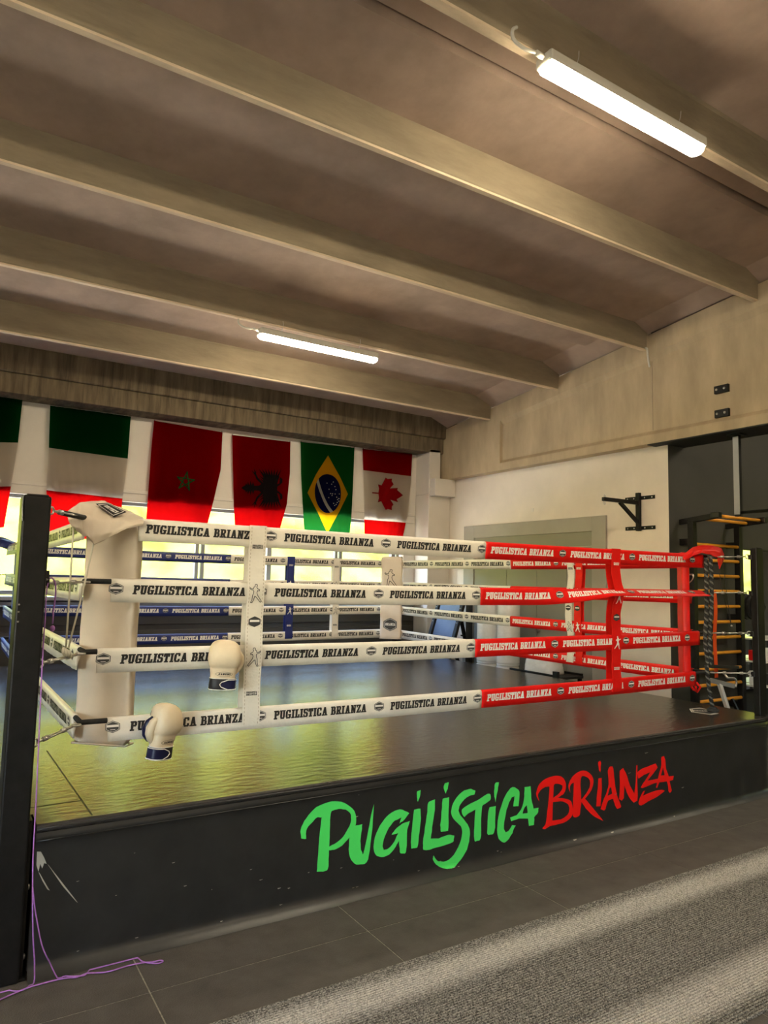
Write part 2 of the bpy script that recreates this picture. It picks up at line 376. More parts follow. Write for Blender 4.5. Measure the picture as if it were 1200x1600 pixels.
# ceiling: roof panels (slab + ribs)
RD = .305
RIBS = [-7.45, -6.15, -4.75, -3.45, -2.10, -.93, .153, 1.467, 2.84, 4.19, 5.27]
ce = MB().extr_x([(YF, zrib(YF)+RD+.16), (YB+.3, zrib(YB+.3)+RD+.16), (YB+.3, zrib(YB+.3)+RD+.30), (YF, zrib(YF)+RD+.30)], XL, XR).build('ceiling', CONC_SLAB)
struct(ce, 'sloping precast concrete roof with deep ribs')
JY = [YF, -5.45, -2.75, -.46, 2.20, YB+.3]       # panel joints
for k in range(len(JY)-1):
    y0, y1 = JY[k]+.022, JY[k+1]-.022; dz = .030*(k % 2)
    MB().extr_x([(y0, zrib(y0)+RD-dz), (y1, zrib(y1)+RD-dz), (y1, zrib(y1)+RD+.16), (y0, zrib(y0)+RD+.16)], XL, XR).build('roof_panel', CONC_SLAB, ce)
for k, y in enumerate(RIBS):
    zb, zt = zrib(y), zrib(y)+RD+.03
    bw = .055 if k != 5 else .07
    prof = [(y, zb+.012), (y+.010, zb), (y+bw-.01, zb-.004), (y+bw, zb+.008), (y+bw+.05, zt-.03), (y+bw+.08, zt), (y-.03, zt), (y-.006, zt-.05)]
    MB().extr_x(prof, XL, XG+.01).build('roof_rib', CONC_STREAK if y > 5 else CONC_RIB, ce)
    if y < 5: MB().extr_x([(y+.002, zb+.002), (y+.006, zb-.012), (y+bw-.006, zb-.013), (y+bw-.001, zb+.002)], XL, XG+.005).build('rib_bounce_strip', CONC_BOUNCE, ce)  # added strip: bounce light on the rib bottom painted as pale colour
    MB().extr_x(prof, XG+.44, XR).build('roof_rib', CONC_RIB, ce)
hb = MB()
for k in range(4, len(RIBS)-1):                   # end haunches between the ribs at the girder
    y0, y1 = RIBS[k]+.09, RIBS[k+1]-.01
    hb = MB(); a0, a1 = zrib(y0)+RD, zrib(y1)+RD
    hb.add([(XG-.30, y0, a0), (XG-.30, y1, a1), (XG+.02, y1, a1-.125), (XG+.02, y0, a0-.125), (XG+.02, y0, a0), (XG+.02, y1, a1)],
           [(0, 1, 2, 3), (0, 3, 4), (1, 5, 2), (3, 2, 5, 4), (0, 4, 5, 1)])
    hb.build('end_haunch', CONC_SLAB, ce)

# outside: unseen yard made pale to bounce sun indoors, and sunlit green bank
FOL = mat('sunlit_foliage', (.42, .50, .07, 1), .9, var=.0, spec=0)
n, l = FOL.node_tree.nodes, FOL.node_tree.links
tc = n.new('ShaderNodeTexCoord'); t = n.new('ShaderNodeTexNoise'); t.inputs['Scale'].default_value = .9; t.inputs['Detail'].default_value = 2.2
r = n.new('ShaderNodeValToRGB'); r.color_ramp.elements[0].position = .36; r.color_ramp.elements[1].position = .60
r.color_ramp.elements[0].color = (.07, .105, .012, 1); r.color_ramp.elements[1].color = (.285, .275, .040, 1)
l.new(tc.outputs['Object'], t.inputs['Vector']); l.new(t.outputs['Fac'], r.inputs[0]); l.new(r.outputs[0], n['Principled BSDF'].inputs['Base Color'])
gr = MB().grid(lambda u, v: (-30+70*u, -30+42*v, -.35), 2, 2).build('yard', mat('bounce_yard', (.80, .72, .57, 1), .9, var=.06)); struct(gr, 'unseen yard made pale to bounce sunlight in through the windows')
bk = MB().grid(lambda u, v: (-30+70*u, 11.5+13*v+wob(u*40, v*9)*.25, -.35+9.2*v**.8+wob(u*60, v*20, 2)*.22), 140, 30)
tag(bk.build('green_bank', FOL, smooth=True), 'sunlit green bank of shrubs outside the windows', 'bank', kind='stuff')
bs = MB().grid(lambda u, v: (XR+5+.6*wob(v*20, u*14)+1.5*v, -9+16*u, -.3+4.5*v), 40, 14)
tag(bs.build('hedge', FOL, smooth=True), 'green hedge outside the far window', 'hedge', kind='stuff')

# ================================================================== LETTERS
FONT = {
 'P': (.84, [(.12,.36,0,1),(0,.5,0,.16),(0,.2,.84,1),(.3,.7,.8,1),(.6,.84,.52,.92),(.3,.72,.42,.6)], []),
 'U': (.90, [(.1,.34,.15,1),(.58,.8,.15,1),(.18,.72,0,.2),(0,.42,.86,1),(.5,.9,.86,1)], []),
 'G': (.86, [(0,.25,.15,.85),(.12,.7,.82,1),(.12,.7,0,.18),(.56,.8,.05,.45),(.42,.86,.36,.52),(.58,.78,.66,.95)], []),
 'I': (.46, [(.11,.35,0,1),(0,.46,0,.16),(0,.46,.84,1)], []),
 'L': (.74, [(.1,.34,0,1),(0,.46,.84,1),(0,.74,0,.18),(.56,.74,0,.4)], []),
 'S': (.72, [(.08,.62,.82,1),(0,.24,.55,.92),(.1,.62,.42,.6),(.48,.72,.1,.5),(.1,.62,0,.18),(0,.16,0,.35),(.56,.7,.66,1)], []),
 'T': (.80, [(0,.8,.82,1),(.28,.52,0,1),(.16,.64,0,.16),(0,.16,.6,1),(.64,.8,.6,1)], []),
 'C': (.80, [(0,.25,.15,.85),(.12,.7,.82,1),(.12,.7,0,.18),(.56,.78,.08,.36),(.58,.78,.64,.95)], []),
 'A': (.96, [(.28,.7,.28,.42),(0,.42,0,.15),(.54,.96,0,.15)], [[(.14,.1),(.34,.1),(.56,1),(.36,1)],[(.42,1),(.6,1),(.86,.1),(.62,.1)]]),
 'B': (.84, [(.1,.34,0,1),(0,.3,0,.16),(0,.3,.84,1),(.3,.66,.84,1),(.3,.7,.43,.58),(.3,.7,0,.16),(.56,.78,.55,.9),(.6,.84,.1,.5)], []),
 'R': (.92, [(.12,.36,0,1),(0,.5,0,.16),(0,.2,.84,1),(.3,.7,.82,1),(.6,.82,.55,.92),(.3,.72,.42,.58),(.64,.94,0,.16)], [[(.42,.45),(.64,.45),(.84,.1),(.6,.1)]]),
 'N': (.98, [(.12,.32,0,1),(.68,.86,0,1),(0,.44,0,.15),(0,.3,.86,1),(.56,.98,.86,1)], [[(.12,1),(.36,1),(.86,0),(.64,0)]]),
 'Z': (.78, [(0,.76,.83,1),(0,.78,0,.17),(0,.15,.65,1),(.63,.78,0,.35)], [[(.5,.9),(.76,.9),(.3,.1),(.02,.1)]]),
 'K': (.88, [(.1,.34,0,1)], [[(.3,.42),(.6,1),(.88,1),(.45,.36)],[(.36,.58),(.58,.58),(.9,0),(.62,0)]]),
 'D': (.84, [(.1,.34,0,1),(.1,.66,.83,1),(.1,.66,0,.17),(.58,.82,.12,.88)], []),
 'O': (.86, [(0,.25,.14,.86),(.61,.86,.14,.86),(.12,.74,.82,1),(.12,.74,0,.18)], []),
 ' ': (.42, [], []),
}
def text_width(t, gap=.15): return sum(FONT[c][0]+gap for c in t)-gap
def put_text(mb, t, fn, h, length=None, shear=.16, gap=.15, fat=.055):
    sx = h if length is None else length/text_width(t, gap)
    x = 0
    for c in t:
        wd, rects, polys = FONT[c]
        for a, b, y0, y1 in rects: mb.poly([(a-fat, y0), (b+fat, y0), (b+fat, y1), (a-fat, y1)], lambda X, Y, x=x: fn((x+X+shear*Y)*sx, Y*h))
        for p in polys: mb.poly([(px+(fat if i in (1, 2) else -fat), py) for i, (px, py) in enumerate(p)], lambda X, Y, x=x: fn((x+X+shear*Y)*sx, Y*h))
        x += wd+gap
HEXA = [(-1, -.45), (-1, .45), (-.55, .72), (0, .95), (.55, .72), (1, .45), (1, -.45), (.55, -.72), (0, -.95), (-.55, -.72)]
BOXER = [(-.1, 1.9), (.12, 1.95), (.25, 1.8), (.22, 1.6), (.42, 1.5), (.5, 1.2), (.85, 1.25), (1.05, 1.4), (1.1, 1.25), (.9, 1.1), (.55, 1.0), (.42, .85), (.45, .55), (.62, .2), (.66, -.5), (.85, -.95), (.6, -.95), (.38, -.5), (.25, .05),
         (.05, -.05), (-.35, -.45), (-.75, -.9), (-.95, -.75), (-.62, -.3), (-.25, .2), (-.1, .6), (-.22, .95), (-.5, .9), (-.55, 1.1), (-.2, 1.25), (-.05, 1.5), (-.15, 1.7)]
def outline(mb, pts, fn, wdt):
    n_ = len(pts)
    for i in range(n_):
        a, b = Vector(pts[i]+(0,)), Vector(pts[(i+1) % n_]+(0,)); d = (b-a)
        if d.length < 1e-5: continue
        d.normalize(); p = Vector((-d.y, d.x, 0))*wdt/2; a2, b2 = a-d*wdt*.4, b+d*wdt*.4
        q = [a2-p, b2-p, b2+p, a2+p]; mb.poly([(v.x, v.y) for v in q], fn)

# ================================================================== RING PLATFORM
ring = empty('ring_platform', (W/2, D/2, 0), 'raised boxing ring platform with glossy black canvas and lettered skirt', 'boxing ring')
XP0, XP1, YP0, YP1 = -E_, W+.34, -E_, D+E_-.08
RC = .16
def arc(cx, cy, r, a0, a1, n=6): return [(cx+r*math.cos(R(a0+(a1-a0)*i/n)), cy+r*math.sin(R(a0+(a1-a0)*i/n))) for i in range(n+1)]
NX, NY = -.205, -.215                     # notch for the post by the white pad
def outline_pts(off=0):
    return ([(NX, YP0-off), (XP1-RC, YP0-off)] + arc(XP1-RC, YP0+RC, RC+off, -80, -10, 5) + [(XP1+off, YP0+RC), (XP1+off, YP1-RC)]
            + arc(XP1-RC, YP1-RC, RC+off, 10, 80, 5) + [(XP1-RC, YP1+off), (XP0+RC, YP1+off)] + arc(XP0+RC, YP1-RC, RC+off, 100, 170, 5) + [(XP0-off, YP1-RC), (XP0-off, NY), (NX, NY)])
MB().prism(outline_pts(-.02), .02, H-.012).build('deck', BLACK_MATT, ring)
# canvas: top sheet with soft lip
def canvas():
    m = MB(); pts = outline_pts(0); n_ = len(pts); k = 0
    m.v = [Vector((x, y, H)) for x, y in pts]; m.f = [tuple(t) for t in tessellate_polygon([[Vector((x, y, 0)) for x, y in pts]])]
    low = [Vector((x, y, H)) for x, y in outline_pts(.008)]
    m.loft([[Vector((x, y, H)) for x, y in pts], [Vector((x, y, H-.006)) for x, y in outline_pts(.010)], [Vector((x, y, H-.022)) for x, y in outline_pts(.012)], [Vector((x, y, H-.034)) for x, y in outline_pts(.004)]], True, False)
    return m
canvas().build('canvas', CANVAS, ring)
# skirt in four runs, the front run with folds
def fold(x, z):
    a = .0022 + .016*max(0, (x-4.3)/.9)**1.5 + .005*max(0, (.5-x)/.7)
    f = wob(x*2.2, z*3+x*.6, 1.0)*a
    if x > 4.55: f += .016*math.exp(-((x-4.72-(.26-z)*.12)/.055)**2)*max(0, 1-abs(z-.10)/.20)
    return f
def skirt_y(x, z):
    flare = .054*max(0, (.055-z)/.055)**2
    top = .010*math.exp(-((z-.545)/.018)**2)
    return YP0-.004-flare-top-fold(x, z)*min(1, (H-.03-z)/.08)
ZS = [.002, .006, .011, .017, .024, .032, .042, .055, .075, .11, .15, .19, .23, .27, .31, .35, .39, .43, .47, .50, .52, .535, .545, .555, .566]
fs = MB(); nx = 150; pts = []
def skirt_front(u, v):
    z = ZS[round(v*(len(ZS)-1))]; s = u*(XP1-RC-NX+.20)
    x = NX+s
    if x <= XP1-RC: return (x, skirt_y(x, z), z)
    t = (x-(XP1-RC))/.20; a = R(-90+88*t); rr = RC+(YP0-skirt_y(XP1-RC, z))
    return (XP1-RC+rr*math.cos(a), YP0+RC+rr*math.sin(a), z)
fs.grid(skirt_front, nx, len(ZS)-1)
skf = fs.build('skirt_front', SKIRT, ring, smooth=True, fixn=False)
MB().loft([[(XP1+.004, y, z) for z in (.002, .566)] for y in (YP0+RC, YP1-RC)], closed=False).build('skirt_side', SKIRT, ring)
MB().loft([[(x, YP1+.004, z) for z in (.002, .566)] for x in (XP0+RC, XP1-RC)], closed=False).build('skirt_back', SKIRT, ring)
MB().loft([[(XP0-.004, y, z) for z in (.002, .566)] for y in (NY, YP1-RC)], closed=False).build('skirt_side', SKIRT, ring)
# welt: thin stitched piping under the lip
MB().tube([(NX+.002+i*(XP1-RC-NX)/60, skirt_y(NX+i*(XP1-RC-NX)/60, .535)-.001, .535) for i in range(61)], .0035, 6).build('piping', BLACK_GLOSS, ring, smooth=True)
MB().tube([(NX+.002+i*(XP1-RC-NX)/60, YP0-.013, .583+.0012*math.sin(i*1.7)) for i in range(61)], .003, 6).build('piping', STEEL if False else SKIRT, ring, smooth=True)
# seam of the corner patch on the canvas
sm = MB()
for p, q in (((-.012, .95), (.012, -.345)), ((-.30, -.12), (.004, -.11))):
    a, b = Vector(p+(H+.0008,)), Vector(q+(H+.0008,)); d = (b-a).normalized(); s_ = Vector((-d.y, d.x, 0))*.0035
    sm.add([a-s_, b-s_, b+s_, a+s_], [(0, 1, 2, 3)])
sm.build('seam', INK_B, ring)
# hexagon badge on the canvas under the hanging rope
bd = [onp for onp in [(4.775, .06), (4.90, .165), (5.03, .155), (5.02, .05), (4.935, -.085), (4.815, -.095)]]
MB().poly([(4.905+(x-4.905)*1.0, .035+(y-.035)*1.0) for x, y in bd], lambda x, y: (x, y, H+.0012)).build('badge', INK_W, ring)
bi = MB(); bi.poly([(4.905+(x-4.905)*.9, .035+(y-.035)*.9) for x, y in bd], lambda x, y: (x, y, H+.002)); bi.build('badge_field', INK_B, ring)
bt = MB()
for r_ in (.82,): outline(bt, [(4.905+(x-4.905)*r_, .035+(y-.035)*r_) for x, y in bd], lambda x, y: (x, y, H+.0028), .008)
put_text(bt, 'BRIANZA', lambda X, Y: (4.83+X*.8+Y*.5, .075-X*.55+Y*.6, H+.0028), .05, .17)
bt.build('badge_print', INK_W, ring)

# painted lettering on the skirt: brush letters traced in the skirt plane
def sk_fn(x0, y0, s):
    def f(X, Y):
        p = onY(x0+X/s, y0+Y/s, YP0-.006); return (p.x, skirt_y(p.x, p.z)-.0022, p.z)
    return f
def subdiv(pts, n_=3):        # Catmull-Rom smoothing with a little brush raggedness
    out = []; L = len(pts)
    for i in range(L):
        p0, p1, p2, p3 = (Vector(pts[(i+k) % L]) for k in (-1, 0, 1, 2))
        corner = (p1-p0).angle(p2-p1, 0) > 1.25 or (p2-p1).angle(p3-p2, 0) > 1.25
        for k in range(n_):
            t = k/n_
            if corner: q = p1.lerp(p2, t)
            else: q = .5*((2*p1)+(-p0+p2)*t+(2*p0-5*p1+4*p2-p3)*t*t+(-p0+3*p1-3*p2+p3)*t**3)
            out.append((q.x+random.uniform(-1, 1), q.y+random.uniform(-1, 1)))
    return out
PG = [
 ([(88,430),(85,400),(95,365),(120,325),(155,290),(200,270),(240,263),(280,270),(315,295),(333,330),(328,375),(305,420),(270,460),(235,480),(212,482),(210,540),(205,568),(185,577),(157,577),(160,530),(165,470),(172,400),(180,335),(160,335),(130,365),(110,395),(110,432)],
  [[(220,320),(215,400),(212,465),(235,455),(270,425),(297,385),(310,345),(305,315),(285,300),(255,298),(232,303)]]),
 ([(310,390),(300,460),(305,510),(325,540),(350,545),(380,535),(393,480),(405,380),(412,275),(400,320),(385,400),(370,480),(362,500),(355,480),(352,440),(358,390),(360,365),(335,370)], []),
 ([(570,315),(540,300),(505,305),(470,330),(440,370),(418,420),(410,465),(418,500),(445,512),(480,500),(510,465),(524,440),(528,490),(540,495),(555,490),(560,440),(562,390),(572,350),(540,362),(505,390),(490,412),(520,405),(505,440),(475,475),(455,480),(450,460),(460,420),(480,380),(505,350),(535,335),(525,362),(548,345)], []),
 ([(605,218),(620,212),(618,240),(608,265),(603,245)], []), ([(590,300),(620,295),(622,340),(612,420),(605,470),(578,475),(577,430),(585,360)], []),
 ([(655,265),(685,255),(683,300),(672,380),(665,430),(700,428),(745,412),(770,415),(768,440),(740,455),(690,470),(650,482),(632,480),(630,450),(640,380),(650,310)], []),
 ([(728,182),(745,178),(742,205),(732,228),(724,205)], []), ([(718,250),(747,245),(745,300),(743,380),(740,395),(710,400),(708,370),(713,310)], []),
 ([(865,215),(845,208),(815,215),(780,245),(760,285),(757,320),(775,350),(800,375),(805,405),(795,450),(770,500),(735,530),(700,530),(685,515),(678,505),(675,520),(690,545),(715,560),(745,562),(775,550),(810,510),(832,460),(840,410),(835,375),(815,345),(795,320),(790,295),(805,265),(835,240),(862,232)], []),
 ([(805,300),(830,280),(880,255),(920,230),(933,235),(932,258),(900,280),(893,300),(890,370),(888,430),(870,440),(860,435),(860,370),(865,300),(835,315),(815,333),(805,320)], []),
 ([(955,180),(970,178),(965,215),(955,268),(950,240),(950,205)], []), ([(928,290),(957,283),(955,330),(950,400),(930,412),(918,405),(920,350)], []),
 ([(1062,230),(1055,210),(1030,200),(1005,225),(985,270),(968,330),(963,390),(970,430),(990,447),(1008,438),(1030,405),(1045,370),(1030,370),(1015,395),(1000,402),(993,385),(997,340),(1010,285),(1028,245),(1040,240),(1035,285),(1058,285)], []),
 ([(1085,200),(1112,195),(1115,250),(1125,295),(1147,292),(1145,315),(1128,335),(1128,368),(1105,373),(1100,340),(1060,340),(1025,352),(1020,335),(1050,325),(1075,285),(1083,240)], [[(1085,290),(1075,318),(1098,315),(1095,280)]]),
]
BR_ = [
 ([(105,428),(85,390),(85,350),(110,295),(155,260),(210,242),(260,245),(290,275),(298,320),(285,365),(262,385),(240,400),(290,405),(330,420),(345,460),(345,525),(300,570),(240,590),(180,605),(145,625),(125,622),(150,590),(165,480),(175,380),(178,318),(150,320),(115,345),(95,375),(98,400)],
  [[(210,310),(205,400),(235,380),(270,340),(272,310),(245,300)], [(205,430),(200,565),(260,555),(310,520),(322,475),(305,440),(260,425)]]),
 ([(330,365),(315,330),(320,290),(345,245),(390,210),(440,205),(480,235),(495,280),(485,330),(460,375),(435,405),(480,460),(530,520),(568,568),(500,535),(440,475),(408,430),(403,480),(398,520),(375,540),(348,530),(348,460),(350,380),(352,290),(335,300),(325,330)], [[(405,255),(402,320),(408,412),(440,370),(465,325),(470,285),(455,255),(425,243)]]),
 ([(530,140),(545,132),(550,150),(545,220),(535,200)], []), ([(530,260),(555,255),(555,330),(545,460),(515,462),(518,400),(525,330)], []),
 ([(600,205),(615,175),(635,172),(642,200),(648,280),(665,380),(690,445),(690,470),(665,480),(650,455),(635,405),(600,420),(580,480),(568,492),(545,480),(560,430),(585,370),(605,300)], [[(612,330),(595,385),(630,370),(622,320)]]),
 ([(685,205),(710,185),(730,220),(760,310),(790,370),(800,280),(803,165),(812,165),(812,280),(812,420),(785,435),(765,415),(735,360),(718,310),(715,400),(700,420),(680,410),(685,330)], []),
 ([(810,220),(850,188),(945,152),(958,180),(925,225),(885,275),(960,262),(1075,240),(1070,270),(1000,285),(930,295),(850,330),(835,325),(850,300),(890,240),(905,215),(860,235),(820,262)], []),
 ([(850,385),(920,355),(990,340),(1010,350),(950,395),(890,425),(840,455),(820,440),(830,400),(855,350),(870,345)], []),
 ([(985,105),(1005,98),(1015,130),(1020,190),(1040,250),(1050,310),(1060,350),(1045,365),(1035,350),(1030,300),(1015,255),(985,260),(965,300),(955,330),(945,325),(955,280),(970,220),(985,160)], [[(998,180),(982,240),(1008,236)]]),
]
for lets, x0, y0, s, m_ in ((PG, 440, 1160, 1200/420, GREEN_P), (BR_, 820, 1160, 1200/260, RED_P)):
    for k, (pts, holes) in enumerate(lets):
        MB().poly(subdiv(pts), sk_fn(x0, y0, s), [subdiv(h) for h in holes], maxlen=14*s/2.857).build('letter', m_, ring)

sc1 = MB(); fsc = sk_fn(0, 0, 1)
for P in ([(58, 1331), (64, 1331), (69, 1340), (73, 1350), (69, 1349), (66, 1357), (63, 1350), (60, 1362), (57, 1352)], [(74, 1350), (76, 1352), (104, 1388), (122, 1411), (119, 1409), (98, 1385)], [(60, 1362), (63, 1366), (72, 1382), (78, 1392), (74, 1390), (66, 1376)]):
    sc1.poly(P, fsc, maxlen=8)
sc1.build('scuff', mat('pale_scuff', (.42, .40, .33, 1), .8), ring)
for k in range(34):
    px = random.uniform(90, 1150); t_ = (px-60)/1130; ytop, ybot = 1300-155*t_, 1505-262*t_
    py = ybot-(ybot-ytop)*random.random()**2.2; w_ = random.uniform(1.2, 6); h_ = random.uniform(.5, 1.5)
    MB().poly([(px, py), (px+w_, py-w_*.22), (px+w_*.8, py-w_*.22+h_), (px+w_*.2, py+h_)], fsc).build('fleck', MATS['pale_scuff'], ring)
# ================================================================== POSTS
def post(cx, cy, z0, z1, label, base=False, hx=.054, hy=.074):
    e = empty('corner_post', (cx, cy, z0), label, 'post', 'ring corner posts')
    MB().box(cx-hx, cy-hy, z0, cx+hx, cy+hy, z1).build('post_body', BLACK, e, bevel=.008)
    MB().box(cx-hx+.012, cy-hy-.001, z1-.002, cx+hx-.012, cy+hy-.012, z1+.006).build('cap', BLACK_GLOSS, e, bevel=.003)
    for z in ZR.values():
        d = Vector((W/2-cx, D/2-cy, 0)); sx, sy = (1 if d.x > 0 else -1), (1 if d.y > 0 else -1)
        MB().box(cx+sx*(hx-.01), cy+sy*(hy-.02), z-.02, cx+sx*(hx+.012), cy+sy*(hy+.012), z+.02).build('eye_plate', BLACK_GLOSS, e, bevel=.003)
    if base:
        MB().box(cx-hx-.02, cy-hy+.01, z0, cx+hx+.024, cy+hy+.02, z0+.012).build('base_plate', BLACK, e, bevel=.002)
        MB().box(cx+hx, cy-hy+.022, z0+.012, cx+hx+.014, cy+hy, .62).build('flange', BLACK, e, bevel=.002)
        for z in (.085, .355): MB().ball((cx+hx+.016, cy-hy+.034, z), .013, 10, (.5, .5, 1)).build('bolt', STEEL, e, smooth=True)
        for z in (1.43, 1.47, 1.50): MB().ball((cx-hx+.012, cy-hy-.002, z), .004, 6).build('weld_dot', STEEL, e)
        MB().tube([(cx-hx, cy-hy-.002, z1-.005), (cx-hx-.001, cy-hy-.003, z1-.05), (cx-hx+.002, cy-hy-.003, z1-.11)], .004, 6).build('weld_seam', BLACK_GLOSS, e)
    return e
PL = (-.289, -.312)
post(*PL, 0, 1.955, 'black steel post at the white corner pad, standing in front of the skirt', base=True)
PR = (5.225, -.27)
post(*PR, H, 1.975, 'black steel post at the red corner pad beside the wall bars', hx=.05, hy=.03)
PBR = (W+.22, D+.22); PBL = (-.22, D+.22)
post(*PBR, H, 1.975, 'black steel post behind the cream pad with the boxer print', hx=.05, hy=.05)
post(*PBL, H, 1.975, 'black steel post at the blue corner pad by the windows', hx=.05, hy=.05)

# ================================================================== ROPES WITH PRINTED COVERS
SIDES = {   # start, direction, visible normal, colours of first and second half
 'front': (Vector((0, 0, 0)), Vector((1, 0, 0)), Vector((0, -1, 0)), W),
 'right': (Vector((W, D, 0)), Vector((0, -1, 0)), Vector((-1, 0, 0)), D),
 'back':  (Vector((0, D, 0)), Vector((1, 0, 0)), Vector((0, -1, 0)), W),
 'left':  (Vector((0, D, 0)), Vector((0, -1, 0)), Vector((-1, 0, 0)), D),
}
VM = {'w': (WHITE_V, INK_B, 'white_cover'), 'r': (RED_V, INK_W, 'red_cover'), 'b': (BLUE_V, INK_W, 'blue_cover')}
HALF = {'front': 'wr', 'right': 'wr', 'back': 'bw', 'left': 'bw'}
NTH = {1: 'top', 2: 'second', 3: 'third', 4: 'lowest'}
WHERE = {'front': 'ring rope above the green and red lettering, white half then red half',
         'right': 'ring rope on the side facing the grey door, white half then red half',
         'back': 'ring rope below the flags and windows, blue half then white half',
         'left': 'ring rope running from the white pad to the blue pad'}
CH = .100
def sag(side, lv, s, L):
    return -.012*math.sin(math.pi*s/L)*(1 if lv != 1 else .6)
def twist(side, lv, s):
    if side == 'front' and lv == 2:
        return 1.15*max(0, min(1, (s-2.9)/.75))
    if side == 'front' and lv == 4: return -.35*max(0, 1-s/2.2)*-1
    if side == 'right' and lv == 2: return .7*max(0, min(1, (2.6-s)/1.2, (s-.55)/.6))
    return .10*math.sin(s*1.3+lv)
def ring_rope(side, lv):
    P0, u, nrm, L = SIDES[side]; z = ZR[lv]; Z = Vector((0, 0, 1))
    e = empty('ring_rope', (P0.x, P0.y, z), NTH[lv]+' '+WHERE[side], 'rope', 'ring ropes, %s side' % {'front': 'lettered', 'right': 'door', 'back': 'window', 'left': 'far'}[side])
    def c(s): return P0+u*s+Z*(z+sag(side, lv, s, L))
    sa_, sb_ = (.10 if (side, lv) == ('front', 1) else 0), (L-.10 if (side, lv) == ('left', 1) else L)
    MB().tube([c(sa_+(sb_-sa_)*i/24) for i in range(25)], .0125, 8).build('rope_core', ROPE_B, e, smooth=True)
    ph = lv*1.7+{'front': 0, 'right': 1, 'back': 2, 'left': 3}[side]
    def F(s, t, m):
        th = twist(side, lv, s); dn = -Z*math.cos(th)+nrm*math.sin(th); ac = nrm*math.cos(th)+Z*math.sin(th)
        wr = (wob(s*7, t*22, ph)*.5+.5*math.sin(s*46+ph+t*40)*math.sin(s*5.3+ph))*.0050*max(0, (t-.035)/.065)
        return c(s)+dn*t+ac*(m+wr)
    def msurf(t): return .0165-.0025*max(0, t)/CH
    ends = {'front': {1: (.215, 4.87), 2: (.10, 4.84), 3: (.055, 4.80), 4: (.12, 4.74)}, 'right': {}, 'back': {}, 'left': {}}[side].get(lv, (.14, L-.14))
    midoff = {'front': {1: 2.475, 2: 2.43, 3: 2.39, 4: 2.45}}.get(side, {}).get(lv, L/2+.02)
    for half, (s0, s1) in enumerate(((ends[0], midoff), (midoff, ends[1]))):
        vm, ink, nm = VM[HALF[side][half]]
        ns = 80; prof = [(CH, .014), (CH*.6, msurf(CH*.6)), (CH*.25, msurf(CH*.25)), (0, .0165), (-.012, .0115), (-.0165, 0), (-.012, -.0115), (0, -.0165), (CH*.25, -.009), (CH*.6, .002), (CH, .009)]
        cv = MB().loft([[F(s0+(s1-s0)*i/ns, t, m) for t, m in prof] for i in range(ns+1)]).build(nm, vm, e, smooth=True)
        cv.data.polygons.foreach_set('use_smooth', [True]*len(cv.data.polygons))
        per = .757 if side == 'front' else .745
        first = (midoff-.005-.032)
        for k in range(-8, 9):
            cs = first + k*per                        # emblem centre
            hexf = lambda X, Y, sc_=1, ep=.0022: F(cs+X*.034*sc_, .034-Y*.030*sc_, msurf(.034-Y*.030*sc_)+ep)
            if s0+.01 < cs < s1+.02 and not (half == 1 and k == 0):
                MB().poly(HEXA, lambda X, Y: hexf(X, Y)).build('emblem', INK_G, cv)
                ew = MB(); ew.poly([(-.8, -.05), (.8, -.05), (.8, .3), (-.8, .3)], lambda X, Y: hexf(X, Y, 1, .0032))
                ew.poly([(-.35, -.5), (.35, -.5), (.35, -.4), (-.35, -.4)], lambda X, Y: hexf(X, Y, 1, .0032))
                outline(ew, [(x*.86, y*.86) for x, y in HEXA], lambda X, Y: hexf(X, Y, 1, .0030), .06)
                ew.build('emblem_print', INK_W, cv)
            ts = cs+.080
            if ts > s0-.02 and ts+.60 < s1+.03:
                tx = MB(); wl = .585*text_width('PUGILISTICA ')/text_width('PUGILISTICA BRIANZA')+.0045; w1 = .585*text_width('PUGILISTICA')/text_width('PUGILISTICA BRIANZA')
                put_text(tx, 'PUGILISTICA', lambda X, Y: F(ts+X, .060-Y, msurf(.060-Y)+.0022), .046, w1); tx.build('lettering', ink, cv)
                tx = MB(); put_text(tx, 'BRIANZA', lambda X, Y: F(ts+wl+X, .060-Y, msurf(.060-Y)+.0022), .046, .585-wl); tx.build('lettering', ink, cv)
    return e
for side in SIDES:
    for lv in ZR: ring_rope(side, lv)

# ------------------------------------------------------------------ turnbuckles
def turnbuckle(p0, p1, label, group, kind=STEEL):
    p0, p1 = Vector(p0), Vector(p1); d = (p1-p0); L = d.length; d.normalize()
    e = empty('turnbuckle', p0, label, 'turnbuckle', group)
    s_ = d.cross(Vector((0, 0, 1))).normalized()*.009
    a, b = p0+d*L*.34, p0+d*L*.74
    m = MB(); m.tube([a+s_, b+s_], .0045, 6); m.tube([a-s_, b-s_], .0045, 6); m.tube([a-d*.012, a+d*.012], .012, 8); m.tube([b-d*.012, b+d*.012], .012, 8)
    m.build('frame', kind, e, smooth=True)
    MB().tube([p0+d*L*.14, a], .0065, 6).build('threaded_rod', kind, e, smooth=True)
    MB().tube([b, p1-d*.03], .0065, 6).build('threaded_rod', kind, e, smooth=True)
    MB().torus(p1-d*.018, s_, .016, .0048, 12, 6).build('eye', kind, e, smooth=True)
    MB().torus(p0+d*L*.07, Vector((0, 0, 1)), .022, .0055, 12, 6).build('shackle', kind, e, smooth=True)
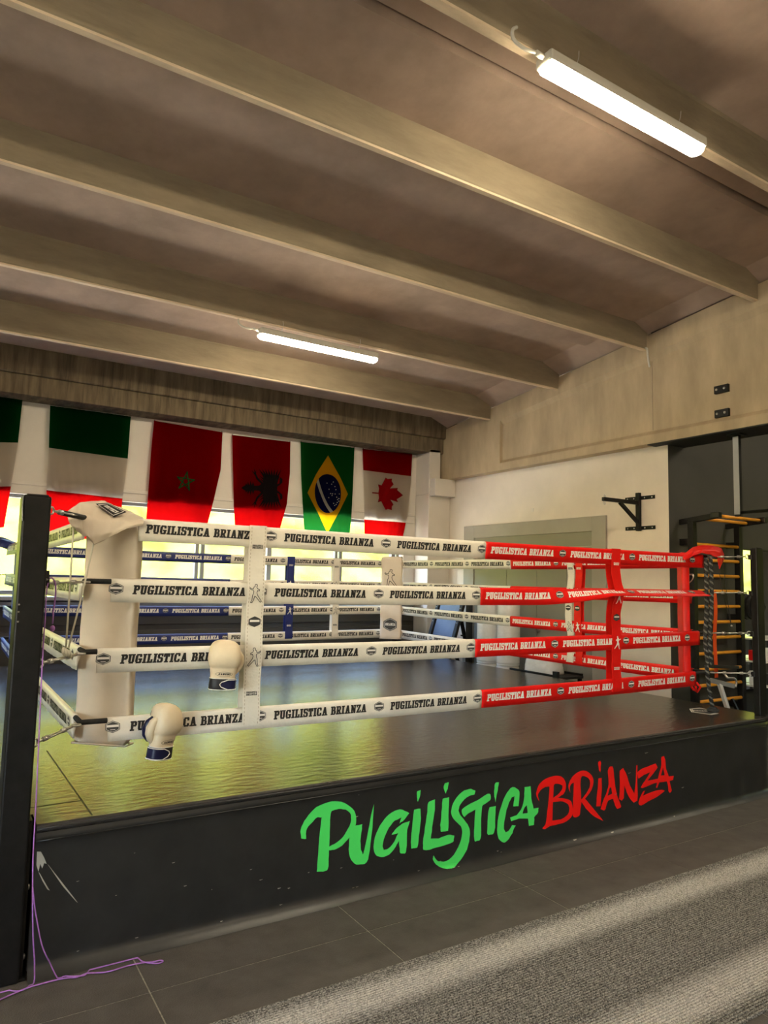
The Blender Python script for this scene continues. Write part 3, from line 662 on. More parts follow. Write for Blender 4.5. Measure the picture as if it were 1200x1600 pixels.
for lv, z in ZR.items():
    dz = {1: .02, 2: 0, 3: -.012, 4: -.02}[lv]
    turnbuckle((-.01, -.01, z-.004), (PL[0]+.062, PL[1]+.082, z+dz-.01), 'steel turnbuckle tying the %s ropes to the post by the white pad' % NTH[lv], 'turnbuckles', STEEL)
    turnbuckle((W+.01, -.01, z-.004), (PR[0]-.052, PR[1]+.03, z+.005), 'steel turnbuckle tying the %s ropes to the post by the red pad' % NTH[lv], 'turnbuckles', STEEL)
    turnbuckle((-.01, D+.01, z), (PBL[0]+.05, PBL[1]-.05, z), 'steel turnbuckle tying the %s ropes to the post by the blue pad' % NTH[lv], 'turnbuckles', STEEL)

ts_ = MB().tube([(PL[0]+.115, PL[1]+.14, 1.907), (-.035, -.04, 1.897)], .013, 10).build('turnbuckle_sleeve', BLACK_MATT, org=(-.1, -.1, 1.9), smooth=True); tag(ts_, 'black sleeve over the top turnbuckle by the cream hood', 'sleeve')
# ------------------------------------------------------------------ rope separators (vertical straps)
def separator(side, s, width, kind, label, lean=0., wave=None, z_top=1.915, z_bot=.845, prints=True, hide=()):
    P0, u, nrm, L = SIDES[side]; Z = Vector((0, 0, 1))
    vm, ink, _ = VM[kind]
    base = P0+u*s; e = empty('rope_separator', (base.x, base.y, z_bot), label, 'strap', 'rope separator straps')
    def G(a, z, off):
        bow = wave(z) if wave else 0
        bul = max([math.exp(-((z-zz+.03)/.07)**2) for zz in ZR.values()])*.014
        return P0+u*(s+lean*(z-z_bot)/(z_top-z_bot)+bow+a)+nrm*(.021+bul*.6+off+.0016*math.sin(z*55+a*40)) + Z*z
    nz = 140
    MB().loft([[G(a, z_bot+(z_top-z_bot)*k/nz, o) for a, o in ((-width/2, 0), (-width/2, .004), (width/2, .004), (width/2, 0))] for k in range(nz+1)]).build('strap_face', vm, e, smooth=False, bevel=0)
    P1 = lambda a, z, off: P0+u*(s+lean*(z-z_bot)/(z_top-z_bot)+(wave(z) if wave else 0)+a-.006)-nrm*(.024+off)+Z*z
    MB().loft([[P1(a, z_bot+(z_top-z_bot)*k/20, o) for a, o in ((-width/2, 0), (-width/2, .004), (width/2, .004), (width/2, 0))] for k in range(21)]).build('strap_back', vm, e)
    tb = MB()
    for zz in (z_bot+.012, z_top-.012):
        tb.obox(P0+u*(s+lean*(zz-z_bot)/(z_top-z_bot)+(wave(zz) if wave else 0))+Z*zz, u*width*.48, nrm*.026, Z*.010)
    tb.build('stitched_end', vm, e, bevel=.004)
    if not prints: return
    fp = lambda cz, sc_: (lambda X, Y: G(X*sc_, cz+Y*sc_, .0072)); pm = INK_G if kind == 'w' else INK_W
    for cz in (z_top-.115, z_bot+.17):
        for word, dz_ in (('PUGILISTICA', .001), ('BRIANZA', -.0105)):
            nt_ = MB(); put_text(nt_, word, lambda X, Y: fp(cz, 1)(X-.031, Y+dz_), .0095, .060, fat=.07); nt_.build('name_tag', pm, e)
    for cz, mir in ((z_top-.37, -1), (z_top-.71, 1)):
        pr = MB()
        if kind == 'w': outline(pr, [(x*mir, y) for x, y in BOXER], fp(cz-.015, .034), .10)
        else: pr.poly([(x*mir, y) for x, y in BOXER], fp(cz-.015, .034))
        pr.build('boxer_print', pm, e)
    em = MB().poly(HEXA, lambda X, Y: G(X*.034, z_top-.52+Y*.030, .0062)).build('emblem', INK_G, e)
    MB().poly([(-.8, -.05), (.8, -.05), (.8, .32), (-.8, .32)], lambda X, Y: G(X*.034, z_top-.52+Y*.030, .0074)).build('emblem_print', INK_W, e)
    if kind == 'w':
        st = MB()
        for k in range(int((z_top-z_bot)/.02)):
            z = z_bot+.01+k*.02
            for a in (-width/2+.010, width/2-.010, ): st.poly([(a-.0012, z), (a+.0012, z), (a+.0012, z+.011), (a-.0012, z+.011)], lambda X, Y: G(X, Y, .0056))
        st.build('stitching', mat('tan_thread', (.42, .33, .22, 1), .8), e)
separator('front', .845, .098, 'w', 'white stitched rope separator strap with boxer prints beside the hanging gloves', lean=.0)
def wv(z): return .035*math.exp(-((z-1.58)/.10)**2)
separator('front', 3.752, .098, 'r', 'red rope separator strap above the red lettering', wave=wv)
def wv2(z): return .02*math.sin((z-.85)*9)
separator('right', D-1.525, .090, 'w', 'rumpled white separator strap on the ropes before the grey door', wave=wv2)
separator('right', D-1.41, .090, 'r', 'red separator strap pushed against the white one before the grey door', wave=lambda z: .012*math.sin((z-.85)*7+1))
separator('back', 3.305, .105, 'b', 'blue rope separator strap under the window')
separator('back', 3.985, .098, 'w', 'plain cream separator strap under the window, next to the blue one')

# ------------------------------------------------------------------ corner pads
def pad(cx, cy, ang, z0, z1, wd, th, m_, label, name_mat=None):
    e = empty('corner_pad', (cx, cy, z0), label, 'corner pad', 'corner pads')
    ux = Vector((math.cos(ang), math.sin(ang), 0)); uy = Vector((-math.sin(ang), math.cos(ang), 0)); c0 = Vector((cx, cy, 0))
    rings = []; nz = 44; k2 = 28
    for j in range(nz+1):
        z = z0+(z1-z0)*j/nz; edge = min(1, min(j, nz-j)/1.6+.80)
        rg = []
        for i in range(k2):
            a = 2*math.pi*i/k2; ca, sa = math.cos(a), math.sin(a)
            px = math.copysign(abs(ca)**.22, ca)*wd/2*edge; py = math.copysign(abs(sa)**.30, sa)*th/2*edge
            bulge = 1+.10*wob(z*5, a*1.1, 3)*(abs(sa) > .3)
            rg.append(c0+ux*(px+.004*wob(z*6, a, 1))+uy*(py*bulge)+Vector((0, 0, z+.006*wob(px*20, z))))
        rings.append(rg)
    MB().loft(rings).build('cushion', m_, e, smooth=True)
    MB().tube([c0+ux*(wd/2*s1)+uy*(th/2*s2)*1.02+Vector((0, 0, z0+.006)) for s1, s2 in ((-1, -1), (1, -1), (1, 1), (-1, 1), (-1, -1))], .005, 6).build('hem', m_, e, smooth=True)
    return e, ux, uy, c0
padL, ux, uy, c0 = pad(.135, .150, R(-42), .785, 1.90, .29, .072, PAD_WHITE, 'tall cream padded corner cushion by the hanging gloves')
padR, *_ = pad(W-.12, .14, R(45), .83, 1.93, .24, .065, RED_V, 'red padded corner cushion by the wall bars')
padBR, u4, v4, c4 = pad(W-.135, D-.165, R(-45), .82, 1.965, .30, .07, PAD_WHITE, 'cream corner cushion with boxer figure and dark hexagon badge')
padBL, *_ = pad(.165, D-.165, R(45), .82, 1.94, .28, .07, BLUE_V, 'blue corner cushion half hidden by the black post')
fpad = lambda cz, s_: (lambda X, Y: c4+u4*(X*s_)-v4*.0405+Vector((0, 0, cz+Y*s_)))
bx = MB(); outline(bx, [(-x, y) for x, y in BOXER], fpad(1.62, .085), .09); bx.build('boxer_print', INK_B, padBR)
MB().poly(HEXA, fpad(1.02, .095)).build('badge', INK_G, padBR)
hb2 = MB(); outline(hb2, [(x*.86, y*.86) for x, y in HEXA], lambda X, Y: fpad(1.02, .095)(X, Y)-v4*.001, .04)
put_text(hb2, 'BRIANZA', lambda X, Y: fpad(1.005, 1)(X-.07, Y)-v4*.0012, .035, .14); hb2.build('badge_print', INK_W, padBR)
# red tie ends under the red cushion
tie = MB()
for k in range(3): tie.tube([(W-.12+.02*k, .10-.02*k, .84), (W-.115+.03*k, .08-.02*k, .80), (W-.10+.02*k, .07, .775-.01*k)], .010, 6)
tie.build('tie', RED_V, padR, smooth=True)

# hoods over the corners: bunched cloth sheets
def hood(rows, m_, name, label, grp='corner hoods', wr=.006, sol=.005):
    g = MB(); pts = [[onY(px, py, y) for px, py in r_] for y, r_ in rows]
    nu, nv = len(pts[0])-1, len(pts)-1
    def fn(u, v):
        a, b = min(int(u*nu), nu-1), min(int(v*nv), nv-1); fu, fv = u*nu-a, v*nv-b
        su, sv = fu*fu*(3-2*fu), fv*fv*(3-2*fv)
        p = pts[b][a].lerp(pts[b][a+1], su*.5+fu*.5).lerp(pts[b+1][a].lerp(pts[b+1][a+1], su*.5+fu*.5), sv*.5+fv*.5)
        return p+Vector((.3, -1, .7))*wr*(math.sin((u+.25*v)*34/(.6+u))*.9*(1-.75*u)+wob(u*9, v*7)*.8+.5*math.sin(u*50+v*9)*(1-u))*(.35+.65*v)
    g.grid(fn, 44, 22)
    c = pts[0][nu//2]
    o = g.build(name, m_, org=(c.x, c.y, c.z), smooth=True, solid=sol); tag(o, label, 'cover', grp); return o
hw = hood([(.20, [(121, 812), (146, 793), (166, 793), (186, 800), (206, 807), (221, 812)]),
      (.13, [(111, 797), (138, 784), (163, 783), (186, 792), (207, 801), (224, 809)]),
      (.02, [(105, 800), (124, 786), (150, 789), (178, 801), (204, 808), (225, 812)]),
      (-.06, [(106, 812), (124, 803), (146, 812), (174, 815), (202, 815), (225, 815)]),
      (-.075, [(114, 823), (131, 830), (145, 840), (173, 832), (200, 822), (224, 818)]),
      (-.07, [(117, 826), (134, 838), (147, 851), (172, 838), (199, 826), (223, 821)])], PAD_WHITE, 'corner_hood', 'bunched cream hood tied over the top of the white corner')
bq = [onY(149, 787, .02), onY(178, 808, -.03), onY(198, 800, .0), onY(168, 785.5, .05)]
def bqf(X, Y, lift=0): 
    p = bq[0].lerp(bq[3], X).lerp(bq[1].lerp(bq[2], X), Y); return p+(CAM-p).normalized()*(.016+lift)
MB().poly([(0, 0), (1, 0), (1, 1), (0, 1)], lambda X, Y: bqf(X, Y)).build('badge', INK_B, hw)
h2 = MB(); outline(h2, [(.1, .1), (.9, .1), (.9, .9), (.1, .9)], lambda X, Y: bqf(X, Y, .0012), .035)
put_text(h2, 'BRIANZA', lambda X, Y: bqf(.66-Y, .2+X, .0014), .32, .62); h2.build('badge_print', INK_W, hw)
hood([(.10, [(1066, 872), (1084, 858), (1100, 855), (1114, 856), (1126, 861), (1128, 872)]),
      (.02, [(1066, 868), (1083, 855), (1099, 852), (1114, 853), (1127, 857), (1131, 866)]),
      (-.05, [(1067, 871), (1083, 862), (1097, 859), (1111, 860), (1125, 863), (1131, 874)]),
      (-.065, [(1070, 876), (1084, 868), (1097, 864), (1110, 866), (1121, 872), (1124, 889)])], RED_V, 'corner_hood', 'gathered red hood over the corner by the wall bars', wr=.004)
hood([(D-.05, [(-30, 842), (-12, 838), (2, 839), (14, 843), (26, 848), (36, 852)]),
      (D-.14, [(-30, 848), (-12, 842), (2, 843), (14, 847), (26, 851), (36, 854)]),
      (D-.2, [(-30, 862), (-12, 856), (2, 855), (14, 858), (26, 862), (36, 864)])], BLUE_V, 'corner_hood', 'blue hood over the corner by the windows')

# cords from the white hood to the third rope
def cord(name, pts, r, m_, label, n=6, smooth=True, cat='cord'):
    o = MB().tube(pts, r, n).build(name, m_, org=pts[0], smooth=smooth); return tag(o, label, cat)
kn = onY(104, 1018, -.10)
wc = empty('tie_cord', kn, 'two thin white cords hanging from the cream hood to a knot on the turnbuckle', 'cord')
MB().tube([onY(115, 822, -.05), onY(109, 920, -.08), onY(103, 1012, -.10)], .0045, 6).build('strand', CORD_W, wc, smooth=True)
MB().tube([onY(147, 846, -.05), onY(128, 930, -.08), onY(107, 1012, -.10)], .0045, 6).build('strand', CORD_W, wc, smooth=True)
kb = MB(); 
for k in range(4): kb.torus(kn+Vector((.006*(k-1.5), 0, -.004*k)), (1, .4*k-.6, .3), .016, .006, 10, 6)
kb.build('knot', CORD_W, wc, smooth=True)
# black rope loops at the white corner: rope ends in front of the pad
for lv, a, b in ((2, (150, 908), (140, 912)), (4, (160, 1132), (128, 1134))):
    pass

# purple elastic cord
PC = [(76, 906, -.20), (75, 912, -.22), (72, 930, -.27), (71, 960, -.31), (68, 1000, -.36), (64, 1080, -.40), (60, 1170, -.43), (56, 1260, -.43), (52, 1330, -.43), (51, 1385, -.435), (51, 1425, -.435), (52, 1470, -.435), (54, 1505, -.44)]
pts = [onY(x, y, d) for x, y, d in PC]
fl_ = lambda x, y, z=.006: on(x, y, 2, z)
cl_ = lambda P: [Vector((p.x, min(p.y, -.428) if p.z < .12 else min(p.y, -.385) if p.z < .62 else p.y, max(p.z, .0038))) for p in P]
pts += [fl_(52, 1530, .012), fl_(44, 1542), fl_(32, 1548), fl_(18, 1548), fl_(5, 1544), fl_(-14, 1548)]
def smoothp(p, k=4):
    out = []
    for i in range(len(p)-1):
        p0, p1, p2, p3 = p[max(i-1, 0)], p[i], p[i+1], p[min(i+2, len(p)-1)]
        for j in range(k):
            t = j/k; out.append(.5*((2*p1)+(-p0+p2)*t+(2*p0-5*p1+4*p2-p3)*t*t+(-p0+3*p1-3*p2+p3)*t**3))
    return out+[p[-1]]
pe = empty('skipping_cord', pts[12], 'thin purple elastic cord hanging down the post and looped on the floor', 'cord')
MB().tube(cl_(smoothp(pts)), .0027, 6).build('hanging_run', CORD_P, pe, smooth=True)
p2 = [onY(51, 1385, -.437), onY(54, 1415, -.437), onY(58, 1440, -.44), onY(65, 1475, -.445), onY(74, 1497, -.455)] + [fl_(x, y) for x, y in ((85, 1512), (97, 1522), (108, 1525.5), (122, 1525), (132, 1524), (138, 1518), (143, 1512), (155, 1506), (175, 1498), (200, 1492.5), (212, 1494), (222, 1502), (235, 1505), (248, 1505), (255, 1502), (250, 1500.5), (238, 1503), (225, 1504), (200, 1509), (170, 1518), (150, 1520), (135, 1521), (120, 1527), (105, 1528), (80, 1533), (45, 1543), (20, 1553), (0, 1562), (-20, 1570))]
MB().tube(cl_(smoothp(p2)), .0027, 6).build('floor_loop', CORD_P, pe, smooth=True)
p3 = [onY(76, 905, -.21), onY(81, 903, -.215), onY(86, 910, -.22), onY(87, 925, -.22), onY(85, 945, -.22), onY(82, 960, -.22)]
MB().tube(smoothp(p3), .0034, 6).build('loose_end', CORD_P, pe, smooth=True)
MB().ball(onY(82, 982, -.22), .012, 10, (.9, .9, 1.2)).build('knot', CORD_P, pe, smooth=True)
MB().tube([onY(83.5, 958, -.22), onY(82, 975, -.22)], .0034, 6).build('loose_end', CORD_P, pe, smooth=True)
MB().tube([onY(74, 892, -.20), onY(74, 918, -.215)], .009, 8).build('grip', BLACK_MATT, pe, smooth=True)

# black climbing rope hanging at the red corner
def laid_rope(name, parent, path, r, turns, flecks=True):
    P = smoothp([Vector(p) for p in path], 6); Ls = [0]
    for i in range(1, len(P)): Ls.append(Ls[-1]+(P[i]-P[i-1]).length)
    N = int(turns*10)+8; tot = Ls[-1]
    def at(s):
        for i in range(1, len(P)):
            if Ls[i] >= s: 
                t = (s-Ls[i-1])/max(1e-9, Ls[i]-Ls[i-1]); return P[i-1].lerp(P[i], t)
        return P[-1]
    for k in range(3):
        pp = []
        for j in range(N+1):
            s = tot*j/N; a = 2*math.pi*(turns*j/N+k/3)
            pp.append(at(s)+Vector((math.cos(a), math.sin(a), 0))*r*.52)
        MB().tube(pp, r*.54, 6).build(name, ROPE_F if k == 2 and flecks else ROPE_B, parent, smooth=True)
cr = empty('climbing_rope', (W+.01, -.06, H), 'thick black laid rope hanging doubled from the red corner to the canvas', 'rope')
laid_rope('rope_strand', cr, [onY(1103, 872, -.055), onY(1104, 950, -.06), onY(1102, 1000, -.06), onY(1106, 1036, -.06)], .017, 17)
laid_rope('rope_strand', cr, [onY(1110, 872, -.07), onY(1112, 930, -.07), onY(1109, 990, -.07), onY(1111, 1038, -.07)], .017, 17)
laid_rope('rope_strand', cr, [onY(1104, 1040, -.05), onY(1108, 1075, -.04), (W+.008, -.03, H+.02)], .017, 7)
MB().torus((W+.008, -.03, H+.018), (0, 0, 1), .035, .015, 14, 6).build('coil', ROPE_B, cr, smooth=True)
MB().torus((W+.0, -.035, H+.034), (0.2, .1, 1), .022, .013, 14, 6).build('coil', ROPE_B, cr, smooth=True)
bs_ = empty('tie_cord', onY(1145, 976, -.10), 'two thin black strings hanging from the red hood', 'cord')
MB().tube([onY(1122, 884, -.07), onY(1130, 930, -.09), onY(1142, 974, -.10)], .0022, 5).build('strand', BLACK_MATT, bs_)
MB().tube([onY(1129, 872, -.07), onY(1136, 930, -.09), onY(1142, 974, -.10)], .0022, 5).build('strand', BLACK_MATT, bs_)
MB().ball(onY(1143, 978, -.10), .009, 8).build('toggle', STEEL, bs_, smooth=True)
# carabiner on the red cushion
cb = MB().torus(onY(1076, 905, .05), (1, .2, 0), .026, .0045, 16, 6, 2.0).build('carabiner', STEEL, org=onY(1076, 905, .05), smooth=True)
tag(cb, 'small steel carabiner hanging beside the red cushion', 'carabiner')

# ================================================================== GLOVES
def glove(loc, yaw, tilt, mirror, label, scale=1.0):
    e = empty('boxing_glove', loc, label, 'boxing glove', 'boxing gloves hung on the ropes')
    Mx = Matrix.Translation(Vector(loc)) @ Matrix.Rotation(tilt, 4, 'Y') @ Matrix.Rotation(yaw, 4, 'Z') @ Matrix.Diagonal((mirror*scale, scale, scale, 1))
    SEC = [(.054, 0, 0, .0440, .036), (.066, 0, 0, .0445, .036), (.084, 0, 0, .0455, .038), (.100, 0, -.001, .0475, .0405), (.112, 0, -.001, .0485, .0415), (.118, 0, -.001, .0478, .0408), (.124, 0, -.003, .0515, .0450), (.136, 0, -.006, .0555, .0520), (.156, 0, -.008, .0585, .0575),
           (.182, 0, -.006, .0590, .0600), (.208, 0, 0, .0572, .0590), (.230, 0, .006, .0535, .0545), (.248, 0, .012, .0465, .046), (.260, 0, .017, .036, .034), (.267, 0, .020, .020, .018), (.269, 0, .021, .004, .004)]
    def sup(c): return math.copysign(abs(c)**.74, c)
    n_ = 40
    def ringpt(sct, a): z, cx, cy, rx, ry = sct; return Mx @ Vector((cx+rx*1.50*sup(math.cos(a)), cy+ry*1.08*sup(math.sin(a)), z))
    # shell covers the back of the hand (-y); palm panel the rest
    a0, a1 = R(-207), R(27)
    sh = MB().loft([[ringpt(s_, a0+(a1-a0)*i/n_) for i in range(n_+1)] for s_ in SEC], closed=False)
    sh.build('shell', CREAM_L, e, smooth=True)
    MB().loft([[ringpt(s_, a1+(2*math.pi-(a1-a0))*i/16) for i in range(17)] for s_ in SEC[:-4]], closed=False).build('palm', BLUE_L, e, smooth=True)
    MB().loft([[ringpt(s_, a1+(2*math.pi-(a1-a0))*i/16) for i in range(17)] for s_ in SEC[-5:]], closed=False).build('fingertips', CREAM_L, e, smooth=True)
    for aa in (a0, a1):
        MB().tube([ringpt((s_[0], s_[1], s_[2], s_[3]*1.01, s_[4]*1.01), aa) for s_ in SEC[1:-5]], .0022*scale, 6).build('piping', INK_W, e, smooth=True)
    # thumb on the +x side, tucked along the palm edge
    tp_ = [(.052, .016, .078), (.068, .018, .098), (.084, .016, .124), (.092, .010, .152), (.088, .002, .178), (.076, -.006, .198), (.062, -.008, .208)]
    tr_ = [.012, .019, .0225, .0235, .0215, .0165, .006]
    MB().tube([Mx @ Vector(p) for p in tp_], 0, 14, rs=[r_*scale for r_ in tr_]).build('thumb', CREAM_L, e, smooth=True)
    MB().tube([Mx @ Vector(p) for p in ((.060, .038, .085), (.082, .042, .115), (.095, .036, .148), (.093, .026, .178), (.078, .016, .202))], 0, 10, rs=[.010*scale, .017*scale, .019*scale, .017*scale, .010*scale]).build('thumb_lining', NAVY_L, e, smooth=True)
    # cuff
    CU = [(.0, 0, 0, .0455, .037), (.004, 0, 0, .0475, .0395), (.024, 0, 0, .0475, .0395), (.046, 0, 0, .0466, .0385), (.060, 0, 0, .0458, .0375), (.062, 0, 0, .0440, .036)]
    MB().loft([[ringpt(s_, 2*math.pi*i/32) for i in range(32)] for s_ in CU], caps=False).build('cuff', BLACK_L, e, smooth=True)
    MB().lathe((0, 0, 0), [(.001, 0), (.001, 0)], 3)
    MB().tube([ringpt((.0015, 0, 0, .0472, .039), 2*math.pi*i/32) for i in range(33)], .0024*scale, 6, False).build('piping', INK_W, e, smooth=True)
    MB().tube([ringpt((.0615, 0, 0, .0462, .038), 2*math.pi*i/32) for i in range(33)], .0020*scale, 6, False).build('piping', INK_W, e, smooth=True)
    # strap: rounded tongue wrapping round the back of the wrist
    def stp(a, z, k=1.05): return ringpt((z, 0, 0, .0475*k, .0395*k), a)
    A0, A1 = R(-100), R(40); edge = []
    for i in range(25):
        t = i/24; a = A0+(A1-A0)*t; hw_ = .026*min(1, (t/.16)**.5 if t < .16 else 1)
        edge.append((a, hw_))
    st = MB().loft([[stp(a, .030+h_*k/3, 1.04) for k in (-3, -2, -1, 0, 1, 2, 3)] for a, h_ in edge], closed=False)
    so_ = st.build('strap', NAVY_L, e, smooth=True)
    bp_ = [stp(a, .030+h_, 1.05) for a, h_ in reversed(edge)]+[stp(a, .030-h_, 1.05) for a, h_ in edge]
    MB().tube(bp_, .0024*scale, 6).build('strap_piping', INK_W, so_, smooth=True)
    # oval brand mark on the back of the wrist
    def front(x, z, ep=.0012):
        for q in range(len(SEC)-1):
            if SEC[q][0] <= z <= SEC[q+1][0]: break
        t = (z-SEC[q][0])/(SEC[q+1][0]-SEC[q][0]); rx = SEC[q][3]*(1-t)+SEC[q+1][3]*t; ry = SEC[q][4]*(1-t)+SEC[q+1][4]*t; cy = SEC[q][2]*(1-t)+SEC[q+1][2]*t
        c = min(.98, abs(x)/rx)**(1/.74); s_ = math.sqrt(max(0, 1-c*c))
        return Mx @ Vector((x*1.50, cy-1.08*ry*s_**.74-ep, z))
    mk = MB(); sgn = mirror
    put_text(mk, 'KANGDO', lambda X, Y: front((X-.0215)*sgn, .0815+Y), .0100, .043, shear=.3)
    outline(mk, [(.0305*math.cos(2*math.pi*i/28), .0865+.0120*math.sin(2*math.pi*i/28)) for i in range(28)], lambda X, Y: front(X*sgn, Y), .0011)
    mk.build('brand_mark', INK_B, e)
    # loop of the closure passed over the rope
    ty = Mx @ Vector((0, .036, .06))
    MB().tube(smoothp([ty, ty+Vector((0, .012, .05)), ty+Vector((0, .03, .10)), ty+Vector((0, .05, .06))], 4), .003, 6).build('hanging_loop', BLACK_L, e, smooth=True)
    return e
glove(onY(346, 1077, -.10), R(-10), R(3), 1, 'cream boxing glove hanging by the third rope next to the white strap', .93)
glove(onY(248, 1185, -.10), R(34), R(8), -1, 'cream and navy boxing glove hanging from the lowest rope with its blue palm showing', .97)

# ================================================================== FLAGS
FY = 5.655
def cloth_mat(name, build):
    m = bpy.data.materials.new(name); m.use_nodes = True; n, l = m.node_tree.nodes, m.node_tree.links
    b = n['Principled BSDF']; b.inputs['Roughness'].default_value = .9; b.inputs['Specular IOR Level'].default_value = 0
    uvn = n.new('ShaderNodeUVMap'); uvn.uv_map = 'uv'; sp = n.new('ShaderNodeSeparateXYZ'); l.new(uvn.outputs[0], sp.inputs[0])
    def math_(op, a, b_=None, c_=None):
        k = n.new('ShaderNodeMath'); k.operation = op
        for i, v in enumerate((a, b_, c_)):
            if v is None: continue
            if isinstance(v, (int, float)): k.inputs[i].default_value = v
            else: l.new(v, k.inputs[i])
        return k.outputs[0]
    def mixc(f, a, b_):
        k = n.new('ShaderNodeMix'); k.data_type = 'RGBA'
        if isinstance(f, (int, float)): k.inputs[0].default_value = f
        else: l.new(f, k.inputs[0])
        for i, v in ((6, a), (7, b_)):
            if isinstance(v, tuple): k.inputs[i].default_value = v
            else: l.new(v, k.inputs[i])
        return k.outputs[2]
    colr = build(sp.outputs[0], sp.outputs[1], math_, mixc)
    tr = n.new('ShaderNodeBsdfTranslucent'); ms = n.new('ShaderNodeMixShader'); ms.inputs[0].default_value = .86
    for tgt in (b.inputs['Base Color'], tr.inputs[0]):
        if isinstance(colr, tuple): tgt.default_value = colr
        else: l.new(colr, tgt)
    l.new(b.outputs[0], ms.inputs[1]); l.new(tr.outputs[0], ms.inputs[2]); l.new(ms.outputs[0], n['Material Output'].inputs[0])
    return m
F_GREEN, F_WHITE, F_RED = (.003, .050, .011, 1), (.62, .57, .51, 1), (.30, .0015, .002, 1)
def tric(a, b):
    return lambda u, v, M, X: X(M('GREATER_THAN', v, b), X(M('GREATER_THAN', v, a), F_GREEN, F_WHITE), F_RED)
IT = cloth_mat('flag_tricolour', tric(.333, .667))
MA = cloth_mat('flag_red', lambda u, v, M, X: (.26, .0012, .002, 1))
CA = cloth_mat('flag_red_white', lambda u, v, M, X: X(M('GREATER_THAN', v, .745), X(M('GREATER_THAN', v, .255), F_RED, F_WHITE), F_RED))
def brz(u, v, M, X):
    du, dv = M('SUBTRACT', u, .5), M('SUBTRACT', v, .5)
    dia = M('LESS_THAN', M('ADD', M('DIVIDE', M('ABSOLUTE', du), .40), M('DIVIDE', M('ABSOLUTE', dv), .385)), 1)
    dy = M('MULTIPLY', dv, 1.48); rr = M('SQRT', M('ADD', M('MULTIPLY', du, du), M('MULTIPLY', dy, dy)))
    disc = M('LESS_THAN', rr, .262)
    bx_, by_ = M('SUBTRACT', du, .62), M('SUBTRACT', dy, -.42)
    br = M('SQRT', M('ADD', M('MULTIPLY', bx_, bx_), M('MULTIPLY', by_, by_)))
    band = M('MULTIPLY', M('LESS_THAN', M('ABSOLUTE', M('SUBTRACT', br, .86)), .025), disc)
    c = X(dia, (.008, .095, .016, 1), (.62, .34, .006, 1)); c = X(disc, c, (.008, .010, .06, 1)); return X(band, c, (.5, .5, .47, 1))
BRM = cloth_mat('flag_green_yellow', brz)
def flag(name, left, right, m_, label, k):
    # left / right: pixel polylines down each edge, laid on the plane of the flags
    Lp = [onY(x, y, FY) for x, y in left]; Rp = [onY(x, y, FY) for x, y in right]
    def along(P, v):
        a = min(int(v*(len(P)-1)), len(P)-2); return P[a].lerp(P[a+1], v*(len(P)-1)-a)
    def pos(u, v, off=0):
        p = along(Lp, v).lerp(along(Rp, v), u)
        amp = .004+.022*v**1.5
        return Vector((p.x, FY-.018-amp*(wob(u*5.5, v*2.2, k)*.6+.5*math.sin(u*11+k+v*1.5))-off, p.z))
    g = MB().grid(pos, 40, 48); uv = [(i/40, j/48) for j in range(49) for i in range(41)]
    e = empty('flag', (Lp[0].x*.5+Rp[0].x*.5, FY, Rp[-1].z), label, 'flag', 'flags hung above the windows')
    g.build('cloth', m_, e, smooth=True, uv=uv, fixn=False)
    MB().tube([pos(u/10, 0)+Vector((0, .006, -.002)) for u in range(11)], .006, 6).build('hem', m_ if False else MATS['white_paint'] if m_ is IT else MA if m_ is not BRM else BRM, e, smooth=True)
    for u in (.01, .99): MB().ball(pos(u, 0)+Vector((0, .0, .012)), .007, 6).build('eyelet', BLACK_GLOSS, e)
    return e, pos
flag('flag', [(-108, 606), (-112, 690), (-116, 762), (-118, 835)], [(35, 625), (28, 692), (17, 760), (6, 824)], IT, 'green white and red tricolour flag at the end of the row beside the black post', 0)
flag('flag', [(78, 634), (76, 700), (72, 766), (76, 838)], [(204, 651), (199, 717), (191, 779), (184, 846)], IT, 'green white and red tricolour flag hung next to the red flag with a star', 1)
mf, mpos = flag('flag', [(240, 658), (235, 710), (231, 768), (226, 835)], [(347, 676), (344, 735), (333, 782), (318, 840)], MA, 'plain red flag with a small green star', 2)
af, apos = flag('flag', [(362, 680), (363, 725), (365, 790), (368, 845)], [(453, 691), (452, 740), (447, 788), (431, 848)], MA, 'red flag with a black two-headed eagle', 3)
bf, bpos = flag('flag', [(469, 691), (470, 740), (473, 800), (476, 850)], [(553, 700), (551, 745), (549, 800), (545, 852)], BRM, 'green flag with yellow diamond and blue globe', 4)
cf, cpos = flag('flag', [(566, 702), (567, 745), (568, 800), (569, 850)], [(643, 710), (641, 755), (636, 806), (626, 852)], CA, 'red and white flag with a red maple leaf beside the column', 5)
# star
def flatp(f, cpx, cpy, fn3):
    pass
def uvmap_from_px(pos, left, right):   # invert by sampling: pixel -> (u,v) along the flag
    Lp = [onY(x, y, FY) for x, y in left]; Rp = [onY(x, y, FY) for x, y in right]
    def along(P, v):
        v = max(0, min(1, v)); a = min(int(v*(len(P)-1)), len(P)-2); return P[a].lerp(P[a+1], v*(len(P)-1)-a)
    def inv(px, py):
        q = onY(px, py, FY); lo, hi, u = 0, 1, .5
        for _ in range(30):
            v = (lo+hi)/2; a, b = along(Lp, v), along(Rp, v); u = (q.x-a.x)/(b.x-a.x); zz = a.z+(b.z-a.z)*u
            if q.z < zz: lo = v
            else: hi = v
        return u, v
    return inv
minv = uvmap_from_px(mpos, [(240, 658), (235, 710), (231, 768), (226, 835)], [(347, 676), (344, 735), (333, 782), (318, 840)])
star = []
cx, cy, sr = 289.0, 752.5, 15.0
ptsS = [(cx+sr*math.cos(R(-80+i*72)), cy+sr*1.05*math.sin(R(-80+i*72))) for i in range(5)]
sm_ = MB()
